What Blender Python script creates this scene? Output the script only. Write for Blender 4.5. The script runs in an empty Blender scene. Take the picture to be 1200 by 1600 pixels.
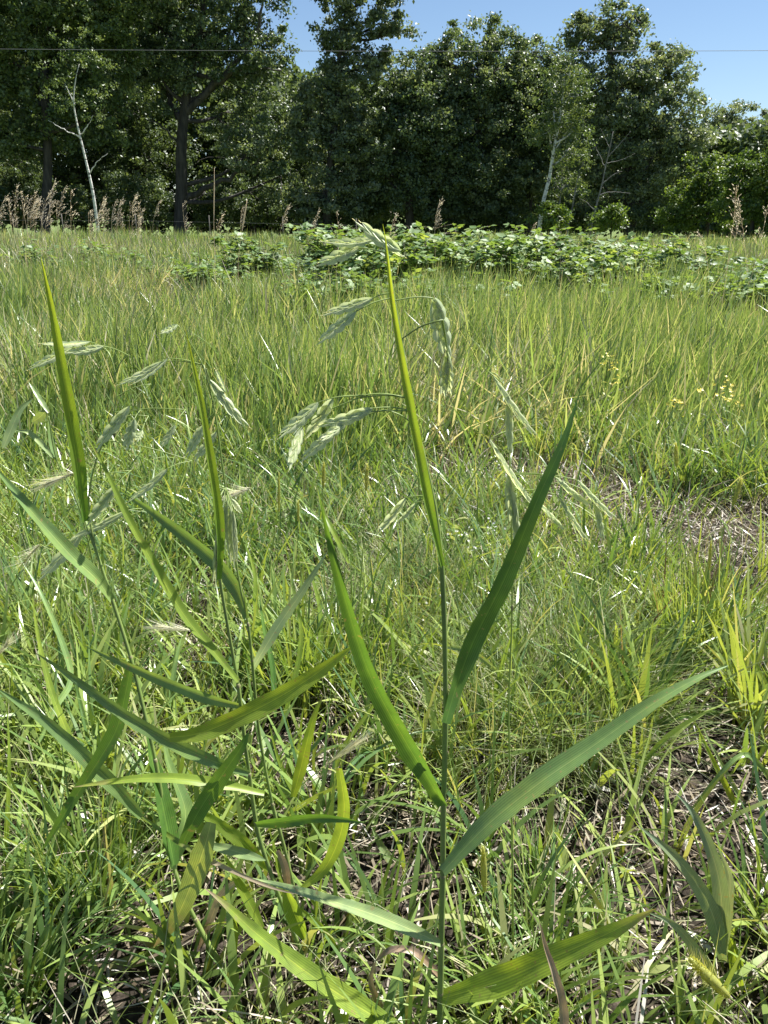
import bpy, math, random
import numpy as np
from mathutils import Vector

random.seed(7)
rng = np.random.default_rng(7)
scene = bpy.context.scene
col = scene.collection
R = math.radians

# ------------------------------------------------------------------ camera, sky, sun, exposure
F_PX, H_CAM, HORIZON = 1197.0, 0.95, 335.0
PITCH = math.atan((800 - HORIZON) / F_PX)
cam_d = bpy.data.cameras.new("camera")
cam_d.sensor_fit = 'VERTICAL'
cam_d.sensor_height = 36.0
cam_d.lens = 36.0 * F_PX / 1600.0
cam_d.clip_start = 0.02
cam_d.clip_end = 2000
cam = bpy.data.objects.new("camera", cam_d)
col.objects.link(cam)
cam.location = (0, 0, H_CAM)
cam.rotation_euler = (math.pi / 2 - PITCH, 0, 0)
scene.camera = cam

SUN_EL, SUN_AZ = R(59), R(60)          # azimuth measured from +Y towards +X
world = bpy.data.worlds.new("World")
scene.world = world
world.use_nodes = True
wn = world.node_tree
sky = wn.nodes.new('ShaderNodeTexSky')
sky.sky_type = 'NISHITA'
sky.sun_disc = False
sky.sun_elevation = SUN_EL
sky.sun_rotation = SUN_AZ
sky.altitude = 200
sky.air_density = 1.0
sky.dust_density = 0.15
sky.ozone_density = 3.6
bg = wn.nodes['Background']
wn.links.new(sky.outputs[0], bg.inputs[0])
bg.inputs[1].default_value = 0.05
sun_d = bpy.data.lights.new("sun", 'SUN')
sun_d.energy = 5.0
sun_d.angle = R(0.5)
sun_d.color = (1.0, 0.975, 0.93)
sun = bpy.data.objects.new("sun", sun_d)
col.objects.link(sun)
SUNV = Vector((math.sin(SUN_AZ) * math.cos(SUN_EL), math.cos(SUN_AZ) * math.cos(SUN_EL), math.sin(SUN_EL)))
sun.rotation_euler = SUNV.to_track_quat('Z', 'Y').to_euler()
sun.location = (0, 0, 30)
vs = scene.view_settings
vs.view_transform = 'Standard'
vs.look = 'None'
vs.exposure = 1.42
vs.gamma = 1.0
scene.cycles.max_bounces = 8
scene.cycles.diffuse_bounces = 4
scene.cycles.glossy_bounces = 2
scene.cycles.transmission_bounces = 4
scene.cycles.use_denoising = True
scene.cycles.caustics_reflective = False
scene.cycles.caustics_refractive = False

# ------------------------------------------------------------------ helpers
CP, SP = math.cos(PITCH), math.sin(PITCH)


def P(px, py, Y):
    """the point at world distance Y ahead that stands where (px, py) is in the photograph"""
    dx, dy = (px - 600) / F_PX, (800 - py) / F_PX
    wy = dy * SP + CP
    wz = dy * CP - SP
    k = Y / wy
    return Vector((dx * k, Y, H_CAM + wz * k))


def gz(x, y):
    """height of the ground"""
    x = np.asarray(x, float); y = np.asarray(y, float)
    near = 0.012 * np.sin(x * 5.1 + 1.3 * np.sin(y * 3.1)) * np.cos(y * 4.3 + x) + 0.008 * np.sin(x * 11 + y * 7)
    s = np.clip((y - 6) / 10, 0, 1)
    left = np.clip((-x - 1.0) / 7, 0, 1)
    return near + 0.16 * s * s * left - 0.5 * np.clip((y - 21) / 8, 0, 1) ** 2


def G(px, py):
    dx, dy = (px - 600) / F_PX, (800 - py) / F_PX
    wy = dy * SP + CP
    wz = dy * CP - SP
    k = -H_CAM / wz
    return Vector((dx * k, wy * k, float(gz(dx * k, wy * k))))


def build(name, verts, faces, mat, parent=None, uv=None, attrs=None, smooth=True, mats=None, midx=None):
    """one mesh object out of numpy arrays; faces is an (n, 3) or (n, 4) array or a list of both"""
    me = bpy.data.meshes.new(name)
    verts = np.asarray(verts, np.float32).reshape(-1, 3)
    if isinstance(faces, list) and faces and isinstance(faces[0], np.ndarray):
        blocks = [f for f in faces if len(f)]
    else:
        fs = faces if isinstance(faces, np.ndarray) else None
        if fs is None:
            q = [f for f in faces if len(f) == 4]
            t = [f for f in faces if len(f) == 3]
            blocks = [np.array(b, np.int32) for b in (q, t) if b]
        else:
            blocks = [fs]
    loops = np.concatenate([b.reshape(-1) for b in blocks]).astype(np.int32)
    tot = np.concatenate([np.full(len(b), b.shape[1], np.int32) for b in blocks])
    start = np.concatenate([[0], np.cumsum(tot)[:-1]]).astype(np.int32)
    me.vertices.add(len(verts))
    me.vertices.foreach_set('co', verts.reshape(-1))
    me.loops.add(len(loops))
    me.loops.foreach_set('vertex_index', loops)
    me.polygons.add(len(tot))
    me.polygons.foreach_set('loop_start', start)
    me.polygons.foreach_set('loop_total', tot)
    if smooth:
        me.polygons.foreach_set('use_smooth', np.ones(len(tot), bool))
    for m in (mats or [mat]):
        me.materials.append(m)
    if midx is not None:
        me.polygons.foreach_set('material_index', np.asarray(midx, np.int32))
    for k, v in (attrs or {}).items():
        a = me.attributes.new(k, 'FLOAT', 'POINT')
        a.data.foreach_set('value', np.asarray(v, np.float32))
    me.update(calc_edges=True)
    o = bpy.data.objects.new(name, me)
    col.objects.link(o)
    if parent is not None:
        o.parent = parent
        o.matrix_parent_inverse = parent.matrix_basis.inverted()
    return o


def tag(o, label, cat, group=None, kind=None):
    o['label'] = label
    o['category'] = cat
    if group: o['group'] = group
    o['kind'] = kind or 'thing'
    return o


def thing(name, label, cat, loc, group=None):
    o = bpy.data.objects.new(name, None)
    o.empty_display_size = 0.05
    col.objects.link(o)
    o.location = loc
    return tag(o, label, cat, group)


def copy_tree(o, loc, rz=0.0, sc=1.0, label=None, parent=None):
    """a copy of a thing together with its parts and sub-parts"""
    c = o.copy()
    col.objects.link(c)
    if parent is None:
        c.location = loc
        c.rotation_euler = (0, 0, rz)
        c.scale = (sc, sc, sc)
        if label: c['label'] = label
    else:
        c.parent = parent
    for ch in list(o.children):
        copy_tree(ch, None, parent=c)
    return c


class MB:
    """collects tubes, ribbons and lenses and links them as one mesh"""
    def __init__(s):
        s.v, s.f, s.a, s.t, s.u = [], [], [], [], []

    def add(s, verts, faces, rnd=0.5, t=None, u=None):
        o = len(s.v)
        s.v += [tuple(p) for p in verts]
        s.f += [tuple(i + o for i in f) for f in faces]
        s.a += [rnd] * len(verts)
        s.t += list(t) if t is not None else [0.5] * len(verts)
        s.u += list(u) if u is not None else [0.0] * len(verts)

    def tube(s, pts, rad, n=6, rnd=0.5, close=True):
        pts = [Vector(p) for p in pts]
        m = len(pts)
        if not hasattr(rad, '__len__'): rad = [rad] * m
        vv, ff, tt = [], [], []
        u = None
        for i, p in enumerate(pts):
            d = (pts[min(i + 1, m - 1)] - pts[max(i - 1, 0)])
            d = d.normalized() if d.length > 1e-9 else Vector((0, 0, 1))
            if u is None:
                u = d.orthogonal().normalized()
            u = (u - d * u.dot(d))
            u = u.normalized() if u.length > 1e-6 else d.orthogonal().normalized()
            w = d.cross(u)
            for k in range(n):
                a = 2 * math.pi * k / n
                vv.append(p + (u * math.cos(a) + w * math.sin(a)) * rad[i])
                tt.append(i / max(m - 1, 1))
        for i in range(m - 1):
            for k in range(n):
                k2 = (k + 1) % n
                ff.append((i * n + k, i * n + k2, (i + 1) * n + k2, (i + 1) * n + k))
        if close:
            vv.append(pts[-1]); tt.append(1)
            e = len(vv) - 1
            for k in range(n):
                ff.append(((m - 1) * n + k, (m - 1) * n + (k + 1) % n, e))
        s.add(vv, ff, rnd, tt)

    def ribbon(s, pts, wid, normals, fold=0.15, rnd=0.5, wave=0.0):
        """a blade: five vertices across, folded along the midrib"""
        m = len(pts)
        vv, ff, tt = [], [], []
        ph = random.uniform(0, 9)
        for i, p in enumerate(pts):
            d = (pts[min(i + 1, m - 1)] - pts[max(i - 1, 0)]).normalized()
            nn = normals[i]
            nn = (nn - d * nn.dot(d)).normalized()
            b = d.cross(nn)
            w = wid[i] / 2
            for k, c in enumerate((-1, -0.5, 0, 0.5, 1)):
                off = abs(c) * w * fold * 2 + (wave * w * math.sin(i * 0.9 + ph + c * 2) if abs(c) == 1 else 0)
                vv.append(p + b * (c * w) + nn * off)
                tt.append(i / (m - 1))
        for i in range(m - 1):
            for k in range(4):
                ff.append((i * 5 + k, i * 5 + k + 1, i * 5 + k + 6, i * 5 + k + 5))
        s.add(vv, ff, rnd, tt, [-1, -.5, 0, .5, 1] * m)

    def build(s, name, mat, parent=None):
        return build(name, s.v, s.f, mat, parent, attrs={'rnd': s.a, 't': s.t, 'u': s.u})


def spline(pts, n):
    """Catmull-Rom through the points, n samples"""
    pts = [Vector(p) for p in pts]
    if len(pts) == 2:
        return [pts[0].lerp(pts[1], i / (n - 1)) for i in range(n)]
    ext = [pts[0] * 2 - pts[1]] + pts + [pts[-1] * 2 - pts[-2]]
    L = [0]
    for a, b in zip(pts, pts[1:]): L.append(L[-1] + (b - a).length)
    out = []
    for i in range(n):
        s_ = L[-1] * i / (n - 1)
        k = 0
        while k < len(pts) - 2 and s_ > L[k + 1]: k += 1
        t = (s_ - L[k]) / max(L[k + 1] - L[k], 1e-9)
        p0, p1, p2, p3 = ext[k:k + 4]
        out.append(0.5 * ((2 * p1) + (p2 - p0) * t + (2 * p0 - 5 * p1 + 4 * p2 - p3) * t * t + (3 * p1 - p0 - 3 * p2 + p3) * t ** 3))
    return out


# ------------------------------------------------------------------ materials
def node(nt, kind, **kw):
    n = nt.nodes.new(kind)
    for k, v in kw.items():
        setattr(n, k, v)
    return n


def ramp(nt, fac, stops):
    r = node(nt, 'ShaderNodeValToRGB')
    el = r.color_ramp.elements
    while len(el) < len(stops): el.new(0.5)
    for e, (p, c) in zip(el, stops):
        e.position = p
        e.color = (*c, 1)
    nt.links.new(fac, r.inputs[0])
    return r.outputs[0]


def mixc(nt, fac, a, b, mode='MIX'):
    m = node(nt, 'ShaderNodeMix', data_type='RGBA', blend_type=mode)
    for sock, v in ((0, fac), (6, a), (7, b)):
        if isinstance(v, (int, float)): m.inputs[sock].default_value = v
        elif isinstance(v, tuple): m.inputs[sock].default_value = (*v, 1)
        else: nt.links.new(v, m.inputs[sock])
    return m.outputs[2]


def leaf_mat(name, by_rnd, along=None, trans=0.4, tint=(1.25, 1.15, 0.45), rough=0.42, spec=0.5, noise=0.25, nscale=40.0, dry=None, stripes=0.0, island=False, specks=False):
    """leaf tissue: a glossy skin over diffuse and translucent colour; colour varies by blade (rnd), along the blade (t) and by blotches"""
    m = bpy.data.materials.new(name)
    m.use_nodes = True
    nt = m.node_tree
    L = nt.links
    bs = nt.nodes['Principled BSDF']
    out = nt.nodes['Material Output']
    if island:
        src = node(nt, 'ShaderNodeNewGeometry').outputs['Random Per Island']
    else:
        src = node(nt, 'ShaderNodeAttribute', attribute_name='rnd').outputs['Fac']
    c = ramp(nt, src, by_rnd)
    tt = node(nt, 'ShaderNodeAttribute', attribute_name='t').outputs['Fac']
    if along:
        c = mixc(nt, 1.0, c, ramp(nt, tt, along), 'MULTIPLY')
    tc = node(nt, 'ShaderNodeTexCoord')
    if noise:
        nz = node(nt, 'ShaderNodeTexNoise')
        nz.inputs['Scale'].default_value = nscale
        nz.inputs['Detail'].default_value = 3
        L.new(tc.outputs['Object'], nz.inputs['Vector'])
        c = mixc(nt, 1.0, c, ramp(nt, nz.outputs[0], [(0.3, (1 - noise,) * 3), (0.7, (1 + noise, 1 + noise * 0.9, 1.0))]), 'MULTIPLY')
    if stripes:
        ua = node(nt, 'ShaderNodeAttribute', attribute_name='u').outputs['Fac']
        sn = node(nt, 'ShaderNodeMath', operation='SINE')
        ml = node(nt, 'ShaderNodeMath', operation='MULTIPLY'); ml.inputs[1].default_value = 34
        L.new(ua, ml.inputs[0]); L.new(ml.outputs[0], sn.inputs[0])
        mr_ = node(nt, 'ShaderNodeMapRange'); mr_.inputs['From Min'].default_value = -1
        L.new(sn.outputs[0], mr_.inputs[0])
        c = mixc(nt, 1.0, c, ramp(nt, mr_.outputs[0], [(0, (1 - stripes,) * 3), (1, (1 + stripes * .6,) * 3)]), 'MULTIPLY')
        ab = node(nt, 'ShaderNodeMath', operation='ABSOLUTE'); L.new(ua, ab.inputs[0])
        c = mixc(nt, ramp(nt, ab.outputs[0], [(.03, (.55, .55, .55)), (.10, (0, 0, 0))]), c, mixc(nt, 1.0, c, (1.9, 1.6, 1.7), 'MULTIPLY'))
    if specks:
        n3 = node(nt, 'ShaderNodeTexNoise'); n3.inputs['Scale'].default_value = 190; n3.inputs['Detail'].default_value = 2
        L.new(tc.outputs['Object'], n3.inputs['Vector'])
        c = mixc(nt, ramp(nt, n3.outputs[0], [(.66, (0, 0, 0)), (.72, (.75, .75, .75))]), c, (.30, .24, .11))
        n4 = node(nt, 'ShaderNodeTexNoise'); n4.inputs['Scale'].default_value = 16; n4.inputs['Detail'].default_value = 3
        L.new(tc.outputs['Object'], n4.inputs['Vector'])
        c = mixc(nt, ramp(nt, n4.outputs[0], [(.45, (0, 0, 0)), (.75, (.5, .5, .5))]), c, mixc(nt, 1.0, c, (1.7, 1.35, .9), 'MULTIPLY'))
    if dry:
        pos, dc = dry
        nz2 = node(nt, 'ShaderNodeTexNoise')
        nz2.inputs['Scale'].default_value = 55
        nz2.inputs['Detail'].default_value = 4
        L.new(tc.outputs['Object'], nz2.inputs['Vector'])
        ad = node(nt, 'ShaderNodeMath', operation='MULTIPLY_ADD')
        L.new(nz2.outputs[0], ad.inputs[0]); ad.inputs[1].default_value = 0.6
        L.new(tt, ad.inputs[2])
        mp_ = node(nt, 'ShaderNodeMapRange', interpolation_type='SMOOTHSTEP')
        mp_.inputs['From Min'].default_value = pos + .14; mp_.inputs['From Max'].default_value = pos + .46
        L.new(ad.outputs[0], mp_.inputs[0])
        f = mp_.outputs[0]
        c = mixc(nt, f, c, dc)
    L.new(c, bs.inputs['Base Color'])
    bs.inputs['Roughness'].default_value = rough
    bs.inputs['Specular IOR Level'].default_value = spec
    if trans > 0:
        tr = node(nt, 'ShaderNodeBsdfTranslucent')
        L.new(mixc(nt, 1.0, c, tint, 'MULTIPLY'), tr.inputs['Color'])
        mx = node(nt, 'ShaderNodeMixShader')
        mx.inputs[0].default_value = trans
        L.new(bs.outputs[0], mx.inputs[1])
        L.new(tr.outputs[0], mx.inputs[2])
        L.new(mx.outputs[0], out.inputs['Surface'])
    return m


def C3(r, g, b): return (r, g, b)


M = {}
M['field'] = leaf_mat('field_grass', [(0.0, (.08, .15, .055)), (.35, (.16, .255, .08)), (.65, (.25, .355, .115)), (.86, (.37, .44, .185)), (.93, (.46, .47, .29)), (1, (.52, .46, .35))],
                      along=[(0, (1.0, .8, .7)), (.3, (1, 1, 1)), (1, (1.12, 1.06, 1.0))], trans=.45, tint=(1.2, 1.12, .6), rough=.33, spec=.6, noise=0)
M['meadow'] = leaf_mat('meadow_grass', [(0.0, (.08, .16, .06)), (.35, (.14, .235, .07)), (.7, (.23, .325, .08)), (.9, (.33, .40, .12)), (1, (.46, .44, .27))],
                       along=[(0, (1.1, 1.0, .9)), (.3, (1, 1, 1)), (1, (1.1, 1.05, .95))], trans=.38, rough=.30, noise=0, spec=.65)
M['fine'] = leaf_mat('fine_grass', [(0.0, (.11, .18, .055)), (.4, (.20, .27, .09)), (.75, (.33, .36, .17)), (1, (.50, .46, .32))], trans=.4, rough=.4, noise=0)
M['straw'] = leaf_mat('dead_straw', [(0.0, (.13, .10, .065)), (.35, (.22, .18, .125)), (.7, (.37, .32, .235)), (.9, (.52, .48, .40)), (1, (.62, .60, .56))], trans=.12, tint=(1, .9, .7), rough=.5, noise=0, spec=.4)
M['red'] = leaf_mat('reddened_grass', [(0, (.26, .05, .06)), (.25, (.26, .14, .08)), (.5, (.24, .30, .07)), (1, (.32, .38, .09))], trans=.4, tint=(1.1, 1.05, .6), noise=0)
M['glauc'] = leaf_mat('blue_green_leaf', [(0, (.15, .25, .085)), (1, (.21, .33, .12))], trans=.36, rough=.33, noise=.12, nscale=60, stripes=.22, specks=True)
M['green'] = leaf_mat('green_leaf', [(0, (.10, .21, .045)), (1, (.15, .28, .065))], trans=.45, rough=.38, noise=.14, nscale=60, stripes=.22, specks=True)
M['lime'] = leaf_mat('yellow_green_leaf', [(0, (.25, .37, .065)), (1, (.34, .45, .08))], trans=.6, rough=.4, noise=.15, nscale=50, stripes=.22, specks=True)
M['flag'] = leaf_mat('flag_leaf', [(0, (.21, .33, .055)), (1, (.27, .38, .06))], along=[(0, (.7, .9, 1)), (.5, (1, 1, 1)), (1, (1.5, 1.3, 1.1))], trans=.58, rough=.38, noise=.1, stripes=.22, specks=True)
M['pale'] = leaf_mat('pale_leaf', [(0, (.24, .34, .15)), (1, (.30, .40, .18))], trans=.3, rough=.36, noise=.12, nscale=60, stripes=.22, specks=True)
M['tipdry'] = leaf_mat('leaf_with_brown_tip', [(0, (.26, .38, .065)), (1, (.31, .43, .07))], trans=.55, noise=.2, nscale=45, dry=(.92, (.34, .26, .16)), stripes=.22, specks=True)
M['paledry'] = leaf_mat('pale_leaf_with_brown_tip', [(0, (.26, .36, .14)), (1, (.32, .40, .16))], trans=.35, noise=.2, nscale=45, dry=(.84, (.42, .32, .19)), stripes=.22, specks=True)
M['halfdry'] = leaf_mat('half_dead_leaf', [(0, (.16, .25, .04)), (1, (.2, .28, .05))], trans=.35, noise=.2, nscale=45, dry=(.4, (.44, .35, .24)), stripes=.22, specks=True)
M['sheen'] = leaf_mat('glossy_grey_leaf', [(0, (.22, .30, .17)), (1, (.30, .36, .24))], trans=.3, rough=.2, spec=1.0, noise=.1, stripes=.2, specks=True)
M['dead'] = leaf_mat('withered_leaf', [(0, (.22, .16, .12)), (1, (.46, .39, .31))], trans=.15, tint=(1, .85, .7), noise=.3, nscale=50, stripes=.22, specks=True)
M['stem'] = leaf_mat('grass_stem', [(0, (.27, .37, .12)), (1, (.36, .45, .15))], trans=.4, tint=(1, 1, .7), rough=.4, noise=.12, nscale=30)
M['sheath'] = leaf_mat('leaf_sheath', [(0, (.26, .37, .11)), (1, (.35, .45, .14))], trans=.4, tint=(1, 1, .7), rough=.4, noise=.15, nscale=40)
M['node'] = leaf_mat('grass_node', [(0, (.20, .20, .10)), (1, (.24, .22, .1))], trans=0, noise=.1)
M['spike'] = leaf_mat('spikelet', [(0, (.52, .60, .37)), (.6, (.64, .70, .48)), (1, (.78, .80, .62))], along=[(0, (.93, .97, .9)), (1, (1.06, 1.04, 1.04))], trans=.5, tint=(1.15, 1.12, .8), noise=.08, nscale=300, stripes=.16)
M['foxtail'] = leaf_mat('foxtail_head', [(0, (.34, .38, .08)), (.6, (.48, .50, .14)), (1, (.62, .60, .30))], trans=.45, tint=(1.2, 1.1, .5), noise=0)
M['awn'] = leaf_mat('barley_awns', [(0, (.58, .60, .36)), (1, (.78, .74, .58))], trans=.5, tint=(1, .95, .8), noise=0)
M['brome'] = leaf_mat('dry_panicle', [(0, (.66, .58, .47)), (.6, (.80, .73, .61)), (1, (.88, .83, .73))], trans=.6, tint=(1, .95, .8), noise=0)
M['bramble'] = leaf_mat('bramble_leaf', [(0, (.10, .18, .06)), (.5, (.16, .25, .085)), (.85, (.23, .33, .10)), (1, (.33, .41, .14))], trans=.42, rough=.52, spec=.6, noise=0)
M['cane'] = leaf_mat('bramble_cane', [(0, (.10, .07, .04)), (1, (.15, .13, .06))], trans=0, noise=0)
M['petal'] = leaf_mat('white_petal', [(0, (.7, .7, .66)), (1, (.8, .8, .76))], trans=.25, tint=(1, 1, 1), noise=0)
M['ypetal'] = leaf_mat('yellow_petal', [(0, (.70, .55, .05)), (1, (.75, .65, .12))], trans=.3, tint=(1, 1, .6), noise=0)
M['weedleaf'] = leaf_mat('yellowing_leaf', [(0, (.30, .32, .04)), (.6, (.18, .27, .04)), (1, (.40, .38, .06))], trans=.45, noise=.15)
M['darkstem'] = leaf_mat('dark_weed_stem', [(0, (.05, .04, .025)), (1, (.08, .06, .03))], trans=0, noise=.2)


def tree_leaf(name, c0, c1, c2, trans=.42, rough=.44, spec=.55):
    return leaf_mat(name, [(0, c0), (.55, c1), (1, c2)], trans=trans, rough=rough, spec=spec, noise=0, tint=(1.2, 1.15, .55))


M['oak'] = tree_leaf('oak_leaf', (.062, .10, .05), (.12, .17, .085), (.21, .255, .14))
M['oakgrey'] = tree_leaf('grey_green_leaf', (.085, .125, .07), (.155, .20, .115), (.25, .29, .18))
M['ashleaf'] = tree_leaf('light_tree_leaf', (.07, .115, .04), (.125, .175, .06), (.20, .25, .10), trans=.4)
M['shrub'] = tree_leaf('shrub_leaf', (.06, .11, .022), (.10, .16, .03), (.16, .22, .04), trans=.42)
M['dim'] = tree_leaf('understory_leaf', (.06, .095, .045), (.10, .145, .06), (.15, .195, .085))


def bark_mat(name, a, b, scale, white=False):
    m = bpy.data.materials.new(name)
    m.use_nodes = True
    nt = m.node_tree
    bs = nt.nodes['Principled BSDF']
    tc = node(nt, 'ShaderNodeTexCoord')
    mp = node(nt, 'ShaderNodeMapping')
    mp.inputs['Scale'].default_value = (1, 1, 3.0) if white else (1, 1, .22)
    nt.links.new(tc.outputs['Object'], mp.inputs[0])
    nz = node(nt, 'ShaderNodeTexNoise')
    nz.inputs['Scale'].default_value = scale
    nz.inputs['Detail'].default_value = 6
    nt.links.new(mp.outputs[0], nz.inputs['Vector'])
    stops = [(.36, a), (.46, b)] if white else [(.35, a), (.65, b)]
    nt.links.new(ramp(nt, nz.outputs[0], stops), bs.inputs['Base Color'])
    bs.inputs['Roughness'].default_value = .85
    bp = node(nt, 'ShaderNodeBump')
    bp.inputs['Strength'].default_value = .7
    bp.inputs['Distance'].default_value = .03
    nt.links.new(nz.outputs[0], bp.inputs['Height'])
    nt.links.new(bp.outputs[0], bs.inputs['Normal'])
    return m


M['bark'] = bark_mat('dark_bark', (.025, .022, .019), (.075, .064, .055), 9)
M['birch'] = bark_mat('white_bark', (.10, .09, .08), (.62, .60, .56), 5, True)
M['deadwood'] = bark_mat('grey_deadwood', (.10, .095, .09), (.26, .245, .225), 8)


def ground_mat():
    m = bpy.data.materials.new('soil_and_litter')
    m.use_nodes = True
    nt = m.node_tree
    bs = nt.nodes['Principled BSDF']
    tc = node(nt, 'ShaderNodeTexCoord')
    n1 = node(nt, 'ShaderNodeTexNoise'); n1.inputs['Scale'].default_value = 60; n1.inputs['Detail'].default_value = 8
    n2 = node(nt, 'ShaderNodeTexNoise'); n2.inputs['Scale'].default_value = 1.2; n2.inputs['Detail'].default_value = 4
    vo = node(nt, 'ShaderNodeTexVoronoi'); vo.inputs['Scale'].default_value = 95
    for n in (n1, n2, vo): nt.links.new(tc.outputs['Object'], n.inputs['Vector'])
    c = ramp(nt, n1.outputs[0], [(.3, (.012, .010, .008)), (.52, (.030, .024, .018)), (.66, (.075, .06, .046)), (.8, (.20, .17, .13))])
    c = mixc(nt, ramp(nt, vo.outputs['Distance'], [(.15, (.5, .5, .5)), (.4, (0, 0, 0))]), c, (.07, .055, .045))
    ln = node(nt, 'ShaderNodeVectorMath', operation='LENGTH')
    nt.links.new(tc.outputs['Object'], ln.inputs[0])
    mr = node(nt, 'ShaderNodeMapRange')
    mr.inputs['From Min'].default_value = 6; mr.inputs['From Max'].default_value = 16
    nt.links.new(ln.outputs['Value'], mr.inputs[0])
    g = ramp(nt, n2.outputs[0], [(.3, (.07, .10, .03)), (.7, (.13, .17, .05))])
    nt.links.new(mixc(nt, mr.outputs[0], c, g), bs.inputs['Base Color'])
    bs.inputs['Roughness'].default_value = .95
    bs.inputs['Specular IOR Level'].default_value = .15
    bp = node(nt, 'ShaderNodeBump'); bp.inputs['Strength'].default_value = .8; bp.inputs['Distance'].default_value = .012
    nt.links.new(n1.outputs[0], bp.inputs['Height'])
    nt.links.new(bp.outputs[0], bs.inputs['Normal'])
    return m


# ------------------------------------------------------------------ ground
def axis(lo, hi, n, p):
    t = np.linspace(-1, 1, n)
    a = np.sign(t) * np.abs(t) ** p
    return np.where(a < 0, -a * lo, a * hi)


gx = axis(-900, 900, 221, 4.2)
gy = axis(-300, 1500, 241, 4.2)
X, Y = np.meshgrid(gx, gy)
V = np.stack([X, Y, gz(X, Y)], -1).reshape(-1, 3)
ny, nx = X.shape
ii = (np.arange(ny - 1)[:, None] * nx + np.arange(nx - 1)[None, :]).reshape(-1)
Fq = np.stack([ii, ii + 1, ii + nx + 1, ii + nx], -1)
o = build('ground', V, Fq, ground_mat())
o['kind'] = 'structure'
o['label'] = 'brown soil of the meadow floor with plant litter'
o['category'] = 'ground'


# ------------------------------------------------------------------ grass blades
def blades(name, base, h, w, az, lean, curl, rnd, mat, segs=4, profile='blade', twist=None, parent=None, drop=0.0, join=None):
    N = len(h)
    s = np.linspace(0, 1, segs + 1)
    th = lean[:, None] + curl[:, None] * s[None, :]
    ds = h[:, None] / segs
    mid = (th[:, :-1] + th[:, 1:]) / 2
    r = np.concatenate([np.zeros((N, 1)), np.cumsum(np.sin(mid) * ds, 1)], 1)
    z = np.concatenate([np.zeros((N, 1)), np.cumsum(np.cos(mid) * ds, 1)], 1)
    ca, sa = np.cos(az)[:, None], np.sin(az)[:, None]
    cx = base[:, 0:1] + r * ca
    cy = base[:, 1:2] + r * sa
    cz = base[:, 2:3] + z
    if profile == 'blade':
        pr = np.minimum(1, .55 + 1.6 * s) * np.clip(1 - s ** 2.2, 0.03, 1)
    elif profile == 'flat':
        pr = np.where(s > .98, .3, 1.0) * np.where(s < .02, .5, 1)
    else:
        pr = np.clip(1 - s, 0.05, 1)
    tw = (twist if twist is not None else np.zeros(N))[:, None] * (0.3 + s[None, :])
    # across direction: horizontal, turned about the blade by the twist
    ax = -sa * np.cos(tw) + ca * np.cos(th) * np.sin(tw)
    ay = ca * np.cos(tw) + sa * np.cos(th) * np.sin(tw)
    azz = -np.sin(th) * np.sin(tw)
    hw = (w[:, None] * pr[None, :]) / 2
    A = np.stack([cx - ax * hw, cy - ay * hw, cz - azz * hw], -1)
    B = np.stack([cx + ax * hw, cy + ay * hw, cz + azz * hw], -1)
    V = np.stack([A, B], 2).reshape(-1, 3)
    st = (segs + 1) * 2
    b0 = (np.arange(N) * st)[:, None] + (np.arange(segs) * 2)[None, :]
    Fq = np.stack([b0, b0 + 1, b0 + 3, b0 + 2], -1).reshape(-1, 4)
    rr = np.repeat(rnd, st)
    tt = np.tile(np.repeat(s, 2), N)
    if join is not None:
        join.append((V, Fq, rr, tt))
        return None
    return build(name, V, Fq, mat, parent, attrs={'rnd': rr, 't': tt})


def join_build(name, parts, mat, parent=None):
    off, vs_, fs_, a_, t_ = 0, [], [], [], []
    for V, Fq, a, t in parts:
        vs_.append(V); fs_.append(Fq + off); a_.append(a); t_.append(t)
        off += len(V)
    return build(name, np.concatenate(vs_), np.concatenate(fs_), mat, parent, attrs={'rnd': np.concatenate(a_), 't': np.concatenate(t_)})


def noise2(x, y, f, seed=0):
    """cheap smooth noise in 0..1 from summed sines"""
    q = np.random.default_rng(seed)
    v = np.zeros_like(x)
    for i in range(6):
        a = q.uniform(0, 2 * math.pi); k = f * q.uniform(.6, 1.9); ph = q.uniform(0, 6.28)
        v += np.sin((x * math.cos(a) + y * math.sin(a)) * k + ph)
    return np.clip(.5 + v / 6.5, 0, 1)


def wedge(n, y0, y1, side=1.0, power=1.0, margin=.9):
    """random ground points in the widening wedge the camera sees, with a margin each side"""
    u = rng.random(n)
    y = y0 + (y1 - y0) * u ** power
    hw = margin + y * .60 * side
    x = (rng.random(n) * 2 - 1) * hw
    return x, y


BARE = [(G(960, 790), .30), (G(1150, 850), .35), (G(930, 1400), .12), (G(1000, 1240), .18), (G(1060, 840), .42), (G(1090, 1290), .22), (G(610, 1360), .16), (G(860, 1330), .17), (G(1180, 930), .35), (G(880, 760), .35), (G(720, 1480), .10), (G(330, 1500), .12), (G(150, 1560), .10), (G(480, 1180), .14), (G(1150, 1180), .22), (G(720, 740), .30)]


def bare_keep(x, y, strength=.85):
    k = np.zeros_like(x)
    for c, r in BARE:
        d2 = ((x - c.x) ** 2 + (y - c.y) ** 2) / (r * r)
        k = np.maximum(k, np.exp(-d2 * d2))
    return rng.random(len(x)) > k * strength


def field_edge(x):
    return 2.75 + .25 * np.sin(x * 1.9 + .6) + .12 * np.sin(x * 5.3) + np.where(x < -.35, .55, 0.0) * np.clip((-x - .35) / .5, 0, 1)


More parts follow.
